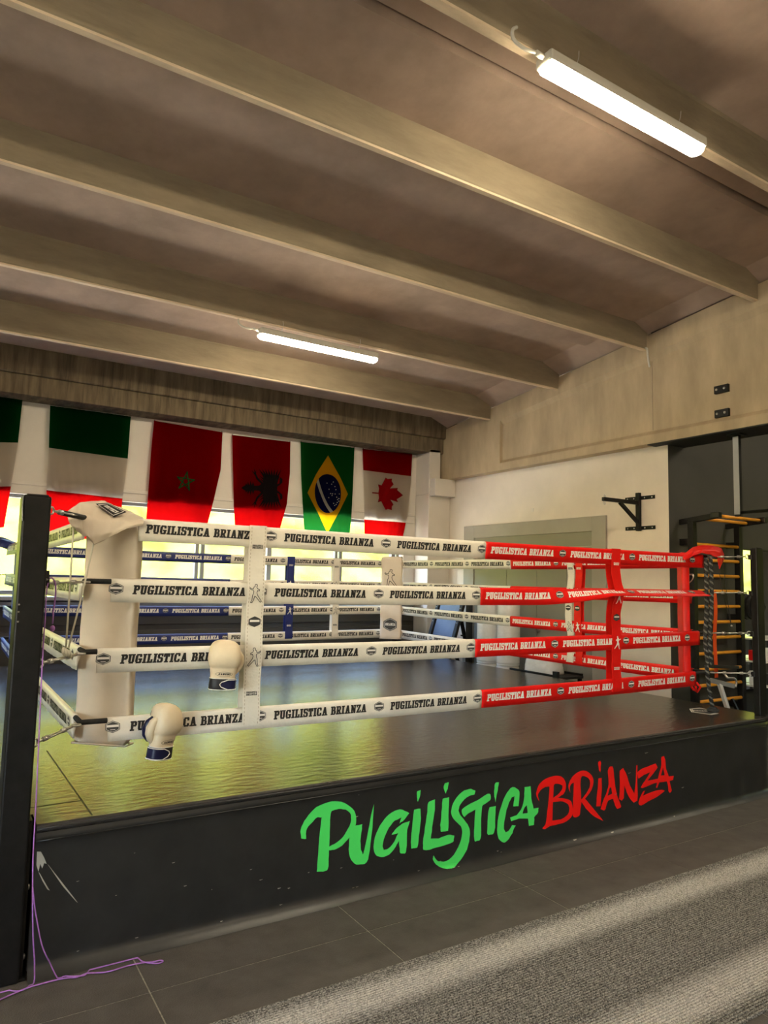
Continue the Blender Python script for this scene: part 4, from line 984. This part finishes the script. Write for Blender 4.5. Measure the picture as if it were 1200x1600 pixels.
for i in range(5): 
    a, b = ptsS[i], ptsS[(i+2) % 5]; d = Vector((b[0]-a[0], b[1]-a[1])).normalized(); p = Vector((-d.y, d.x))*1.9
    sm_.poly([(a[0]-p.x*.3, a[1]-p.y*.3), (b[0]-p.x*.3, b[1]-p.y*.3), (b[0]+p.x*.7, b[1]+p.y*.7), (a[0]+p.x*.7, a[1]+p.y*.7)], lambda X, Y: mpos(*minv(X, Y), .005), maxlen=2.)
sm_.build('star', mat('flag_star_green', (.006, .035, .008, 1), .9, spec=0), mf)
# eagle (upper half in crop pixels, mirrored about its axis)
ainv = uvmap_from_px(apos, [(362, 680), (363, 725), (365, 790), (368, 845)], [(453, 691), (452, 740), (447, 788), (431, 848)])
eg = []
def both(P): eg.append(P); eg.append([(X, -Y) for X, Y in P])
eg.append([(195, 0), (250, 42), (330, 62), (430, 42), (520, 48), (600, 110), (800, 120), (868, 40), (868, -40), (800, -120), (600, -110), (520, -48), (430, -42), (330, -62), (250, -42)])
for x0_, tipx, tipy in ((270, 282, 88), (305, 318, 122), (345, 368, 138), (390, 408, 122)): both([(x0_, 40), (tipx, tipy), (x0_+45, 40)])
both([(600, 60), (600, 235), (660, 255), (880, 245), (905, 225), (870, 100), (860, 60)])
for k in range(8): both([(600+k*36, 215), (512+k*62, 368), (645+k*36, 235)])
for k in range(3): both([(600, 190-k*45), (512, 245-k*42), (610, 150-k*45)])
both([(560, 80), (470, 175), (440, 260), (470, 262), (505, 190), (600, 100)])
for tx, ty in ((385, 335), (430, 378), (470, 345)): both([(438, 250), (tx, ty), (468, 258)])
both([(800, 60), (905, 95), (925, 215), (965, 180), (962, 110), (900, 60), (850, 20)])
em_ = MB()
for P in eg: em_.poly([(360+X/12, 690+(870+(X-195)*.02-Y)/12) for X, Y in P], lambda X, Y: apos(*ainv(X, Y), .005), maxlen=2.)
em_.build('eagle', mat('flag_black', (.006, .004, .004, 1), .9, spec=0), af)
# maple leaf
cinv = uvmap_from_px(cpos, [(566, 702), (567, 745), (568, 800), (569, 850)], [(643, 710), (641, 755), (636, 806), (626, 852)])
leaf = [(720, 535), (780, 540), (785, 500), (775, 462), (810, 472), (850, 398), (868, 412), (908, 408), (905, 432), (922, 462), (890, 500), (962, 496), (955, 515), (1010, 565), (950, 602), (962, 630), (892, 606), (920, 650), (905, 672), (905, 705), (870, 692), (850, 702), (810, 620), (775, 630), (785, 590), (780, 550), (722, 547)]
MB().poly([(460+X/6, 680+Y/6) for X, Y in leaf], lambda X, Y: cpos(*cinv(X, Y), .005), maxlen=2.).build('leaf', mat('flag_leaf_red', (.16, .002, .003, 1), .9, spec=0), cf)
# stars on the globe
binv = uvmap_from_px(None, [(469, 691), (470, 740), (473, 800), (476, 850)], [(553, 700), (551, 745), (549, 800), (545, 852)])
gs = MB()
for X, Y in ((300, 450), (345, 460), (360, 440), (375, 483), (320, 508), (383, 512), (335, 548), (352, 550), (376, 552), (415, 552), (348, 566), (390, 582), (318, 586), (410, 595), (398, 605), (410, 620), (362, 640), (395, 632), (385, 650), (372, 660), (278, 598)):
    gs.poly([(460+X/6+.75*math.cos(R(60*i)), 680+Y/6+.75*math.sin(R(60*i))) for i in range(6)], lambda x, y: bpos(*binv(x, y), .004))
tag(gs.build('globe_stars', mat('flag_white_dots', (.6, .6, .58, 1), .9, spec=0), bf), kind='stuff')

# ================================================================== LAMPS
LAMP_E = emis('lamp_diffuser', (1.0, .86, .62, 1), LAMP_POWER)
HOUSE = mat('lamp_housing', (.55, .52, .44, 1), .5)
def lamp(x0, x1, y, z, label):
    e = empty('strip_lamp', ((x0+x1)/2, y, z), label, 'ceiling lamp', 'long strip lamps under the roof ribs')
    MB().box(x0, y-.064, z+.016, x1, y+.064, z+.085).build('housing', HOUSE, e, bevel=.014)
    prof = []
    d = MB(); n_ = 12; xs = [x0+.004, x0+.03, x1-.03, x1-.004]; sc_ = [.72, 1, 1, .72]
    rings = [[(x, y+.058*s_*math.cos(math.pi+math.pi*i/n_), z+.020+.045*s_*math.sin(math.pi+math.pi*i/n_)) for i in range(n_+1)] for x, s_ in zip(xs, sc_)]
    d.loft(rings).build('diffuser', LAMP_E, e, smooth=True)
    zr = zrib(y)
    for f in (.18, .84):
        x = x0+(x1-x0)*f
        MB().tube([(x, y+.01, z+.085), (x+.006, y-.02, zr+.02), (x-.004, y-.03, zr+.05)], .003, 5).build('hanger', STEEL, e)
    gx = x0-.03
    MB().tube(smoothp([Vector((x0+.01, y, z+.06)), Vector((x0-.05, y, z+.065)), Vector((x0-.13, y+.01, z+.06)), Vector((x0-.20, y+.02, z+.09)), Vector((x0-.21, y+.02, z+.14)), Vector((x0-.18, y+.02, zrib(y)+.03))], 5), .010, 8).build('conduit', HOUSE, e, smooth=True)
    MB().tube([(x0-.055, y, z+.065), (x0+.005, y, z+.06)], .016, 8).build('cable_gland', HOUSE, e, smooth=True)
    return e
l1 = lamp(2.03, 3.45, -.985, 4.495, 'lit strip lamp on the rib nearest the front of the ring')
lamp(1.93, 3.31, 2.86, 4.035, 'lit strip lamp hung on chains above the middle of the ring')
lamp(2.03, 3.45, -4.80, 4.95, 'lit strip lamp over the carpeted aisle')
lamp(-3.1, -1.7, -4.80, 4.95, 'lit strip lamp over the aisle towards the side wall')
lamp(-3.1, -1.7, -.985, 4.495, 'lit strip lamp beside the ring towards the side wall')
lamp(7.6, 9.0, -.985, 4.495, 'lit strip lamp beyond the roof girder')

# ================================================================== DOOR AND WALL FITTINGS
dz, dy0, dy1 = 2.485, 2.18, 4.93
fr = MB(); iy0, iy1, iz = 2.40, 4.69, 2.30
fr.box(XW-.03, dy0, 0, XW+.02, iy0, dz); fr.box(XW-.03, iy1, 0, XW+.02, dy1, dz); fr.box(XW-.03, iy0, iz, XW+.02, iy1, dz)
d1 = struct(fr.build('door_1', GREY_FRAME, bevel=.004), 'wide grey metal double door in the white wall')
MB().box(XW-.012, iy0, 2.12, XW+.01, iy1, iz).build('head_panel', GREY_DOOR, d1)
for a, b in ((iy0, 2.83), (2.835, 3.37), (3.375, 3.97), (3.975, iy1)):
    MB().box(XW-.010, a, .01, XW+.012, b, 2.115).build('door_leaf', GREY_DOOR, d1, bevel=.003)
MB().box(XW-.05, 3.30, 1.0, XW-.012, 3.33, 1.16).build('handle', STEEL, d1, bevel=.004)
sk = MB().box(XW-.006, 3.44, 2.615, XW, 3.49, 2.665).build('socket_plate', WHITE_PAINT, bevel=.002, org=(XW, 3.465, 2.64)); tag(sk, 'small square blank plate on the white wall above the door', 'wall plate')
# bag bracket
br = empty('bag_bracket', (XW, 1.70, 2.28), 'black steel punch bag bracket bolted to the white wall', 'wall bracket')
MB().box(XW-.05, 1.675, 2.27, XW-.006, 1.725, 2.715).build('upright', BLACK, br, bevel=.003)
for z in (2.655, 2.305):
    pl = MB().box(XW-.007, 1.49, z-.022, XW-.001, 1.905, z+.022).build('wall_plate', BLACK, br, bevel=.002)
    for yb_ in (1.53, 1.63, 1.78, 1.87): MB().ball((XW-.008, yb_, z), .009, 8, (.5, 1, 1)).build('bolt', STEEL, pl, smooth=True)
MB().box(5.62, 1.68, 2.575, XW-.05, 1.72, 2.617).build('arm', BLACK, br, bevel=.003)
MB().bar((5.90, 1.70, 2.58), (XW-.045, 1.70, 2.37), .036, .036, (0, 1, 0)).build('brace', BLACK, br, bevel=.003)
MB().torus((5.645, 1.70, 2.555), (0, 1, 0), .018, .004, 12, 6).build('ring', STEEL, br, smooth=True)
MB().torus((5.645, 1.70, 2.630), (0, 1, 0), .012, .004, 12, 6).build('ring', STEEL, br, smooth=True)
# two anchor plates on the girder
for k, (z, lab) in enumerate(((3.69, 'upper black anchor plate on the concrete girder'), (3.435, 'lower black anchor plate on the concrete girder'))):
    a = empty('anchor_plate', (XG, .58, z), lab, 'plate', 'anchor plates on the girder')
    MB().box(XG+.012, .50, z-.04, XG+.046, .655, z+.04).build('plate', BLACK, a, bevel=.003)
    for yb_ in (.54, .625): MB().ball((XG+.010, yb_, z), .014, 8, (.6, 1, 1)).build('bolt', STEEL, a, smooth=True)
# hook cable under the rib end
hk = MB().tube(smoothp([Vector((XG-.012, 1.49, 4.36)), Vector((XG-.03, 1.44, 4.34)), Vector((XG-.02, 1.435, 4.24)), Vector((XG-.006, 1.43, 4.15)), Vector((XG+.002, 1.425, 4.13))], 5), .012, 8).build('cable_stub', HOUSE, org=(XG, 1.44, 4.13), smooth=True)
tag(hk, 'short pale cable stub hanging at the girder', 'cable')
# hanging pull-up frame under the girder
pf = empty('pull_up_frame', (6.3, -.4, 2.37), 'black pull-up bar frame hanging under the girder', 'pull-up bar')
for y in (.53, -1.2):
    MB().box(6.275, y-.03, 2.37, 6.325, y+.03, 3.228).build('hanger_post', BLACK, pf, bevel=.003)
    MB().box(6.24, y-.07, 3.212, 6.36, y+.07, 3.228).build('ceiling_plate', BLACK, pf)
MB().tube([(6.30, .56, 2.41), (6.30, -1.23, 2.41)], .016, 10).build('bar', BLACK, pf, smooth=True)
MB().box(6.272, .50, 2.39, 6.279, .56, 3.2).build('edge_strip', ALU, pf)

# ================================================================== WALL BARS AND CORNER GEAR
WBY = 1.155
wbars = empty('wall_bars', (6.93, 1.25, 0), 'black steel wall bars with orange wooden rungs on the dark wall', 'wall bars')
for x in (6.455, 7.335):
    MB().box(x-.035, WBY-.02, 0, x+.035, WBY+.05, 2.37).build('upright', BLACK, wbars, bevel=.004)
    for z in (.3, 1.3, 2.14):
        MB().box(x-.025, WBY+.05, z-.035, x+.025, YD-.021, z+.035).build('wall_stay', BLACK, wbars)
    MB().bar((x, WBY-.30, 2.415), (x, YD-.021, 2.365), .05, .06).build('arm', BLACK, wbars, bevel=.004)
for k in range(12):
    z = 2.115-.1725*k
    rg = MB().tube([(6.49, WBY+.005, z), (7.30, WBY+.005, z)], .0185, 12).build('rung', WOOD, wbars, smooth=True)
for y, z in ((WBY-.26, 2.415), (WBY-.10, 2.39)):
    MB().tube([(6.455, y, z), (7.335, y, z)], .0185, 12).build('rung', WOOD, wbars, smooth=True)
for x in (6.455, 7.335): MB().box(x-.03, WBY-.325, 2.385, x+.03, WBY-.225, 2.45).build('end_cap', BLACK_GLOSS, wbars, bevel=.006)
# orange resistance band looped on a rung
ob = MB().loft([[(6.79+dx+.012*math.sin(k*.35), WBY-.020-.004*math.sin(k*.5), 1.60-.96*k/20) for dx in (-.030, .030)] for k in range(21)], closed=False)
bo = ob.build('resistance_band', ORANGE_BAND, org=(6.79, WBY, .64), solid=.005); tag(bo, 'long orange rubber resistance band hanging on the wall bars', 'exercise band')
# dip attachment clipped to the low rungs
da = empty('dip_attachment', (6.98, .95, .25), 'grey steel folding attachment hooked on the low rungs', 'gym attachment')
MB().bar(onY(1110, 1063, 1.02), onY(1146, 1072, .92), .05, .05).build('seat_rail', ALU, da, bevel=.004)
MB().bar(onY(1124, 1068, .98), onY(1137, 1108, .88), .04, .04).build('strut', ALU_L, da, bevel=.004)
MB().tube(smoothp([onY(1133, 1054, .98), onY(1137, 1059, .95), onY(1147, 1060, .93), onY(1151, 1066, .92), onY(1149, 1073, .92)], 4), .012, 8).build('hook_rod', STEEL, da, smooth=True)
MB().bar(onY(1108, 1041, 1.08), onY(1152, 1043, 1.06), .05, .035).build('pad_rail', BLACK_MATT, da, bevel=.006)
MB().bar((7.02, 1.10, .40), (7.02, .90, .02), .03, .03).build('foot', BLACK, da, bevel=.003)
# mirror on the dark wall
MIR = mat('mirror_silver', (.85, .88, .85, 1), .02, metal=1)
mr_ = empty('wall_mirror', (8.0, YD-.03, .42), 'tall wall mirror on the dark wall beside the wall bars', 'mirror')
MB().box(7.60, YD-.045, .44, 8.5, YD-.022, 2.10).build('glass', MIR, mr_)
f_ = MB(); f_.box(7.585, YD-.05, .42, 7.60, YD-.021, 2.115); f_.box(8.5, YD-.05, .42, 8.515, YD-.021, 2.115); f_.box(7.6, YD-.05, 2.10, 8.5, YD-.021, 2.115); f_.box(7.6, YD-.05, .42, 8.5, YD-.021, .44); f_.build('frame', BLACK, mr_)
# plate tree beside the mirror
pt = empty('plate_peg', (7.70, YD-.05, 1.30), 'black wall peg carrying weight plates beside the wall bars', 'peg')
MB().tube([(7.70, YD-.046, 1.42), (7.70, YD-.26, 1.42)], .02, 10).build('peg', BLACK, pt, smooth=True)
MB().box(7.655, YD-.055, 1.36, 7.745, YD-.045, 1.48).build('backplate', BLACK, pt)
def plate(y, r_, lab):
    m = MB(); n_ = 28
    prof = [(.026, -.016), (r_*.86, -.016), (r_, -.020), (r_, .020), (r_*.86, .016), (.026, .016)]
    m.loft([[(7.70+a*math.cos(2*math.pi*k/n_), y+b, 1.42+a*math.sin(2*math.pi*k/n_)) for k in range(n_)] for a, b in prof+[prof[0]]], caps=False)
    tag(m.build('weight_plate', BLACK_MATT, org=(7.70, y, 1.42-r_), smooth=False), lab, 'weight plate', 'weight plates on the peg')
plate(YD-.08, .155, 'largest black weight plate, against the mirror'); plate(YD-.125, .14, 'middle black weight plate on the wall peg'); plate(YD-.17, .12, 'smallest black weight plate at the end of the wall peg')
# small shelf with gear below the mirror
sh_ = empty('gear_shelf', (7.75, YD-.2, 0), 'narrow black rack with pale shelves beside the wall bars', 'rack')
for x in (7.50, 8.2): 
    for y in (1.02, 1.26): MB().box(x-.012, y-.012, 0, x+.012, y+.012, 1.05).build('leg', BLACK, sh_)
for z in (.50, .78, 1.04): MB().box(7.48, 1.0, z, 8.22, 1.275, z+.018).build('shelf', PLASTIC_W, sh_, bevel=.002)
def smallbox(x, z, w_, h_, m_, lab, cat):
    o = MB().box(x, 1.05, z, x+w_, 1.20, z+h_).build('gear_box', m_, org=(x, 1.1, z), bevel=.008); tag(o, lab, cat, 'gear on the rack'); return o
smallbox(7.53, .798, .07, .12, RED_V, 'small red box on the middle rack shelf', 'box'); smallbox(7.64, .798, .10, .15, PLASTIC_W, 'white box on the middle rack shelf', 'box')
smallbox(7.53, .518, .10, .16, PLASTIC_W, 'white folded towel box on the low rack shelf', 'box'); smallbox(7.67, .518, .10, .13, BLACK_MATT, 'black box on the low rack shelf', 'box')

# paper rolls stacked beside the ring
def roll_proto(r_, h_):
    e = empty('paper_roll', (0, 0, 0), 'x', 'paper roll', 'stacked white paper rolls')
    MB().lathe((0, 0, 0), [(.025, .004), (r_-.012, 0), (r_, .010), (r_, h_-.010), (r_-.012, h_), (.025, h_-.004)], 28).build('paper', PAPER, e, smooth=False, bevel=.004)
    MB().lathe((0, 0, 0), [(.026, .002), (.030, .0), (.030, h_-.001), (.026, h_-.002)], 16).build('core', mat('cardboard', (.35, .25, .15, 1), .9), e)
    MB().lathe((0, 0, 0), [(r_+.0015, .03), (r_+.003, .05), (r_+.0015, h_*.5), (r_+.003, h_-.05), (r_+.0015, h_-.03)], 28).build('film', PLASTIC_W, e, smooth=True)
    return e
pr0 = roll_proto(.148, .278); first = True
names = ['bottom', 'second', 'third', 'fourth', 'top']
for ci, (x, y, where) in enumerate(((5.72, 3.76, 'stack nearer the black uprights'), (5.78, 3.42, 'stack nearer the plastic sack'))):
    for k in range(5):
        lab = names[k]+' white paper roll in the '+where
        loc = (x+random.uniform(-.006, .006), y+random.uniform(-.006, .006), .28*k)
        if first: pr0.location = loc; pr0['label'] = lab; first = False
        else: copy_tree(pr0, loc, 0, label=lab)
# low trolley with plastic-wrapped bundle
tr = empty('low_trolley', (5.62, 2.62, 0), 'low black steel trolley beside the ring', 'trolley')
MB().box(5.40, 2.20, .545, 5.85, 2.98, .575).build('deck', BLACK_MATT, tr, bevel=.004)
for x in (5.42, 5.83):
    MB().box(x-.015, 2.20, .575, x+.015, 2.98, .60).build('side_rail', BLACK, tr, bevel=.003)
    for y in (2.24, 2.94): MB().box(x-.018, y-.018, .0, x+.018, y+.018, .545).build('leg', BLACK, tr)
MB().box(5.385, 2.17, .56, 5.43, 2.24, .645).build('corner_block', BLACK_GLOSS, tr, bevel=.004)
sc_m = MB(); rings = []
for j in range(13):
    z = .577+.30*j/12; s_ = 1-.28*(j/12)**1.5
    rings.append([(5.63+.155*s_*math.copysign(abs(math.cos(a))**.55, math.cos(a))*(1+.06*wob(j*.9, a*2)), 2.62+.24*s_*math.copysign(abs(math.sin(a))**.55, math.sin(a))*(1+.05*wob(j*.7, a*3, 2)), z) for a in [2*math.pi*i/26 for i in range(26)]])
ps = sc_m.loft(rings).build('plastic_sack', PLASTIC_W, org=(5.63, 2.62, .577), smooth=True); tag(ps, 'white bundle in clear plastic film on the low black trolley', 'sack')
# folded incline bench with slate-blue board
ib = empty('incline_bench', (5.55, 4.66, 0), 'folded incline bench with slate blue board and black rails', 'bench')
ya, yb2 = 4.36, 4.93
tpx, tz, bxx, bz = 5.80, 1.38, 5.36, .02
def lp(f, y): return Vector((tpx+(bxx-tpx)*f, y, tz+(bz-tz)*f))
dvec = (lp(1, 0)-lp(0, 0)).normalized(); nvec = Vector((dvec.z, 0, -dvec.x)); nvec = nvec if nvec.x < 0 else -nvec
MB().obox((lp(.03, 0)+lp(.62, 0))/2+Vector((0, (ya+yb2)/2, 0)), (lp(.62, 0)-lp(.03, 0))/2, Vector((0, (yb2-ya)/2-.05, 0)), nvec*.012).build('board', NAVY_PANEL, ib, bevel=.004)
for y in (ya, yb2):
    rl = MB().obox((lp(0, y)+lp(1, y))/2+nvec*.012, (lp(1, y)-lp(0, y))/2, Vector((0, .032, 0)), nvec*.022).build('side_rail', BLACK_MATT, ib, bevel=.003)
    for f in (.10, .25, .40, .55): MB().ball(lp(f, y)+nvec*.035, .010, 8).build('rivet', STEEL, rl, smooth=True)
MB().obox((lp(.01, ya)+lp(.01, yb2))/2+nvec*.012, dvec*.03, Vector((0, (yb2-ya)/2+.02, 0)), nvec*.022).build('cross_rail', BLACK_MATT, ib, bevel=.003)
for y in (4.50, 4.80):
    MB().tube([lp(.0, y)+Vector((0, 0, -.02)), lp(.0, y)+Vector((.02, 0, .07))], .012, 8).build('top_peg', BLACK, ib, smooth=True)
    MB().bar(lp(.05, y), (6.16, y, .02), .04, .04).build('rear_leg', BLACK, ib)
# black uprights of a folded rack
ur = empty('rack_uprights', (5.86, 4.15, 0), 'pair of tall black steel rack uprights between the bench and the paper rolls', 'rack')
for y, x in ((4.28, 5.82), (4.02, 5.86)):
    MB().box(x-.035, y-.035, 0, x+.035, y+.035, 1.42).build('upright', BLACK_MATT, ur, bevel=.004)
    MB().box(x-.10, y-.04, 0, x+.20, y+.04, .03).build('foot', BLACK, ur)
MB().bar((5.82, 4.28, .62), (5.86, 4.02, .62), .05, .05).build('cross_bar', BLACK_MATT, ur)
for z in (.80, .86): MB().tube([(5.80, 4.30, z), (5.73, 4.36, z+.02)], .010, 8).build('peg', BLACK, ur, smooth=True)

# ================================================================== CARPET
CARPET = bpy.data.materials.new('ribbed_carpet'); CARPET.use_nodes = True
n, l = CARPET.node_tree.nodes, CARPET.node_tree.links; b = n['Principled BSDF']; b.inputs['Roughness'].default_value = .95; b.inputs['Specular IOR Level'].default_value = .1
tc = n.new('ShaderNodeTexCoord'); mp = n.new('ShaderNodeMapping'); mp.inputs['Scale'].default_value = (150, 230, 150); l.new(tc.outputs['Object'], mp.inputs[0])
t = n.new('ShaderNodeTexNoise'); t.inputs['Scale'].default_value = 1; t.inputs['Detail'].default_value = 3; l.new(mp.outputs[0], t.inputs['Vector'])
rp = n.new('ShaderNodeValToRGB'); rp.color_ramp.elements[0].position = .40; rp.color_ramp.elements[1].position = .66
rp.color_ramp.elements[0].color = (.06, .057, .052, 1); rp.color_ramp.elements[1].color = (.36, .345, .31, 1); l.new(t.outputs['Fac'], rp.inputs[0])
rq = n.new('ShaderNodeValToRGB'); rq.color_ramp.elements[0].position = .34; rq.color_ramp.elements[1].position = .60
rq.color_ramp.elements[0].color = (.22, .21, .19, 1); rq.color_ramp.elements[1].color = (.60, .57, .52, 1); l.new(t.outputs['Fac'], rq.inputs[0])
sp = n.new('ShaderNodeSeparateXYZ'); l.new(tc.outputs['Object'], sp.inputs[0])
st = n.new('ShaderNodeValToRGB'); els = st.color_ramp.elements        # woven paler border stripes, symmetric about the middle
els[0].position = 0; els[0].color = (0, 0, 0, 1); els[1].position = 1; els[1].color = (0, 0, 0, 1)
for p_, v_ in ((.06, .0), (.13, .95), (.22, .95), (.33, 0), (.72, 0), (.80, .95), (.88, .95), (.95, .05)):
    x_ = els.new(p_); x_.color = (v_, v_, v_, 1)
ad = n.new('ShaderNodeMath'); ad.operation = 'ADD'; ad.inputs[1].default_value = .5; l.new(sp.outputs[1], ad.inputs[0]); l.new(ad.outputs[0], st.inputs[0])
mx = n.new('ShaderNodeMix'); mx.data_type = 'RGBA'; l.new(st.outputs[0], mx.inputs[0]); l.new(rp.outputs[0], mx.inputs[6]); l.new(rq.outputs[0], mx.inputs[7]); l.new(mx.outputs[2], b.inputs['Base Color'])
cp = MB(); prof = []; nr = 72; y0, y1 = -2.005, -1.02
for k in range(nr):
    a = y0+(y1-y0)*k/nr; dy = (y1-y0)/nr
    prof += [(a, .0025), (a+dy*.18, .0100), (a+dy*.5, .0115), (a+dy*.82, .0100)]
prof += [(y1, .004), (y1, .0005), (y0, .0005)]
cpo = cp.extr_x(prof, -4.6, 8.8).build('carpet_runner', CARPET, org=(2, (y0+y1)/2, 0)); tag(cpo, 'ribbed grey flecked carpet runner with paler border stripes', 'carpet')
